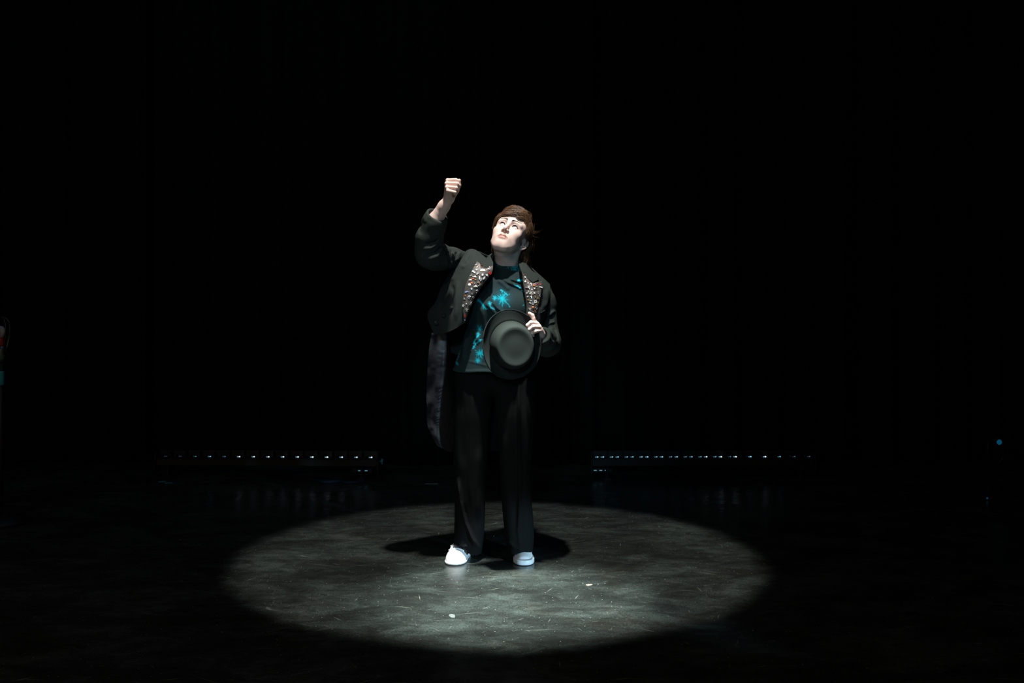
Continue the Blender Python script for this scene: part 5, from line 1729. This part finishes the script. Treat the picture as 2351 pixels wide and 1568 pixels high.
def hat_ring(prof_, sx, sy, curl=False):
    out = []
    for r, z in prof_:
        ring_ = []
        for k in range(nT):
            a_ = 2 * math.pi * k / nT
            x, y = r * math.cos(a_) * sx, r * math.sin(a_) * sy
            zz = z
            if curl:
                t = np.clip((r - 0.100) / 0.045, 0, 1)
                side = math.cos(a_) ** 2
                up = (0.034 * side - 0.004 * (1 - side)) * t ** 1.7
                zz = z + up
                x *= 1 - 0.07 * side * t * t
            ring_.append(HTR @ A([x, y, zz]) + HTO)
        out.append(ring_)
    return A(out)


def rings_mesh(name, rg, mat, parent, cap0=False, cap1=False):
    n0 = len(rg)
    vv_ = rg.reshape(-1, 3)
    i, k = np.meshgrid(np.arange(n0 - 1), np.arange(nT), indexing='ij')
    a_ = (i * nT + k).ravel(); b_ = (i * nT + (k + 1) % nT).ravel()
    qq_ = np.stack([a_, b_, b_ + nT, a_ + nT], 1)
    tris = []
    vv_ = list(vv_)
    if cap1:
        c = len(vv_); vv_.append(rg[-1].mean(0))
        tris += [((n0 - 1) * nT + k_, (n0 - 1) * nT + (k_ + 1) % nT, c) for k_ in range(nT)]
    if cap0:
        c = len(vv_); vv_.append(rg[0].mean(0))
        tris += [((k_ + 1) % nT, k_, c) for k_ in range(nT)]
    return np_mesh(name, A(vv_), qq_, mat, parent=parent, tris=tris)


hat = empty('hat', tuple(HTO)); hat['_at'] = tuple(HTO)
tag(hat, 'black felt hat with a curled brim, held against the stomach', 'hat')
crown = [(0.100, 0.002), (0.1022, 0.012), (0.0995, 0.045), (0.0955, 0.075), (0.0912, 0.094), (0.0880, 0.103), (0.0838, 0.1085), (0.0778, 0.1105), (0.070, 0.1098), (0.059, 0.1078), (0.046, 0.1070), (0.030, 0.1078), (0.015, 0.1086)]
rings_mesh('crown', hat_ring(crown, 0.93, 1.04), M['felt'], hat, cap1=True)
brim = [(0.100, 0.003), (0.1045, 0.004), (0.108, 0.0032), (0.118, 0.002), (0.128, 0.0015), (0.138, 0.002), (0.1445, 0.003), (0.1455, 0.0015), (0.1440, -0.001), (0.136, -0.0015), (0.122, -0.0015), (0.108, -0.001), (0.097, -0.001)]
rings_mesh('brim', hat_ring(brim, 0.955, 1.055, True), M['felt'], hat)
ed = hat_ring([(0.1450, 0.0012)], 0.955, 1.055, True)[0]
MB().tube([tuple(x) for x in ed] + [tuple(ed[0]), tuple(ed[1])], 0.0026, 6, False).build('brim_binding', M['felt'], hat, True)

# ------------------------------------------------------------------ scraps on the floor
def scrap(px, py, w, l, rot_, mat, label, group=None):
    c = G(px, py)
    rs_ = np.random.RandomState(int(px))
    n = 7
    pts_ = [(w / 2 * math.cos(2 * math.pi * k / n + .3) * rs_.uniform(.7, 1.15), l / 2 * math.sin(2 * math.pi * k / n + .3) * rs_.uniform(.7, 1.15)) for k in range(n)]
    vv_ = [(x, y, 0.0004) for x, y in pts_] + [(x * .96, y * .96, 0.0009 + 0.0006 * rs_.rand()) for x, y in pts_]
    ff_ = [tuple(range(n, 2 * n))] + [(i, (i + 1) % n, n + (i + 1) % n, n + i) for i in range(n)] + [tuple(range(n - 1, -1, -1))]
    o = MB().add(vv_, ff_).build('paper_scrap', mat)
    o.location = (c[0], c[1], 0.0003); o.rotation_euler = (0, 0, rot_)
    tag(o, label, 'scrap', group)
    return o


scrap(1038, 1414, 0.026, 0.050, 0.4, M['paper'], 'pale paper scrap on the lit floor in front of the left shoe')
M['brown_bit'] = simple('buff_paper', (0.26, 0.22, 0.17), 0.8)
scrap(1352, 1343, 0.040, 0.028, 0.5, M['brown_bit'], 'buff paper sliver on the floor right of the shoes')
dm = MB(); rs_ = np.random.RandomState(9)
for i in range(110):
    a_ = rs_.uniform(0, 6.28); r_ = math.sqrt(rs_.rand()) * 1.5
    x, y = -0.06 + r_ * 0.95 * math.cos(a_), 0.1 + r_ * math.sin(a_)
    if (abs(x + 0.09) < 0.22 and -0.2 < y < 0.2):
        continue
    s_ = rs_.uniform(0.0008, 0.0022)
    dm.box((x, y, s_ * 0.5 + 0.0003), (s_ * rs_.uniform(1, 2.4), s_ * 2, s_), rs_.uniform(0, 3))
tag(dm.build('floor_grit', M['paper']), 'pale grit and dust grains strewn over the lit floor', 'grit', kind='stuff')
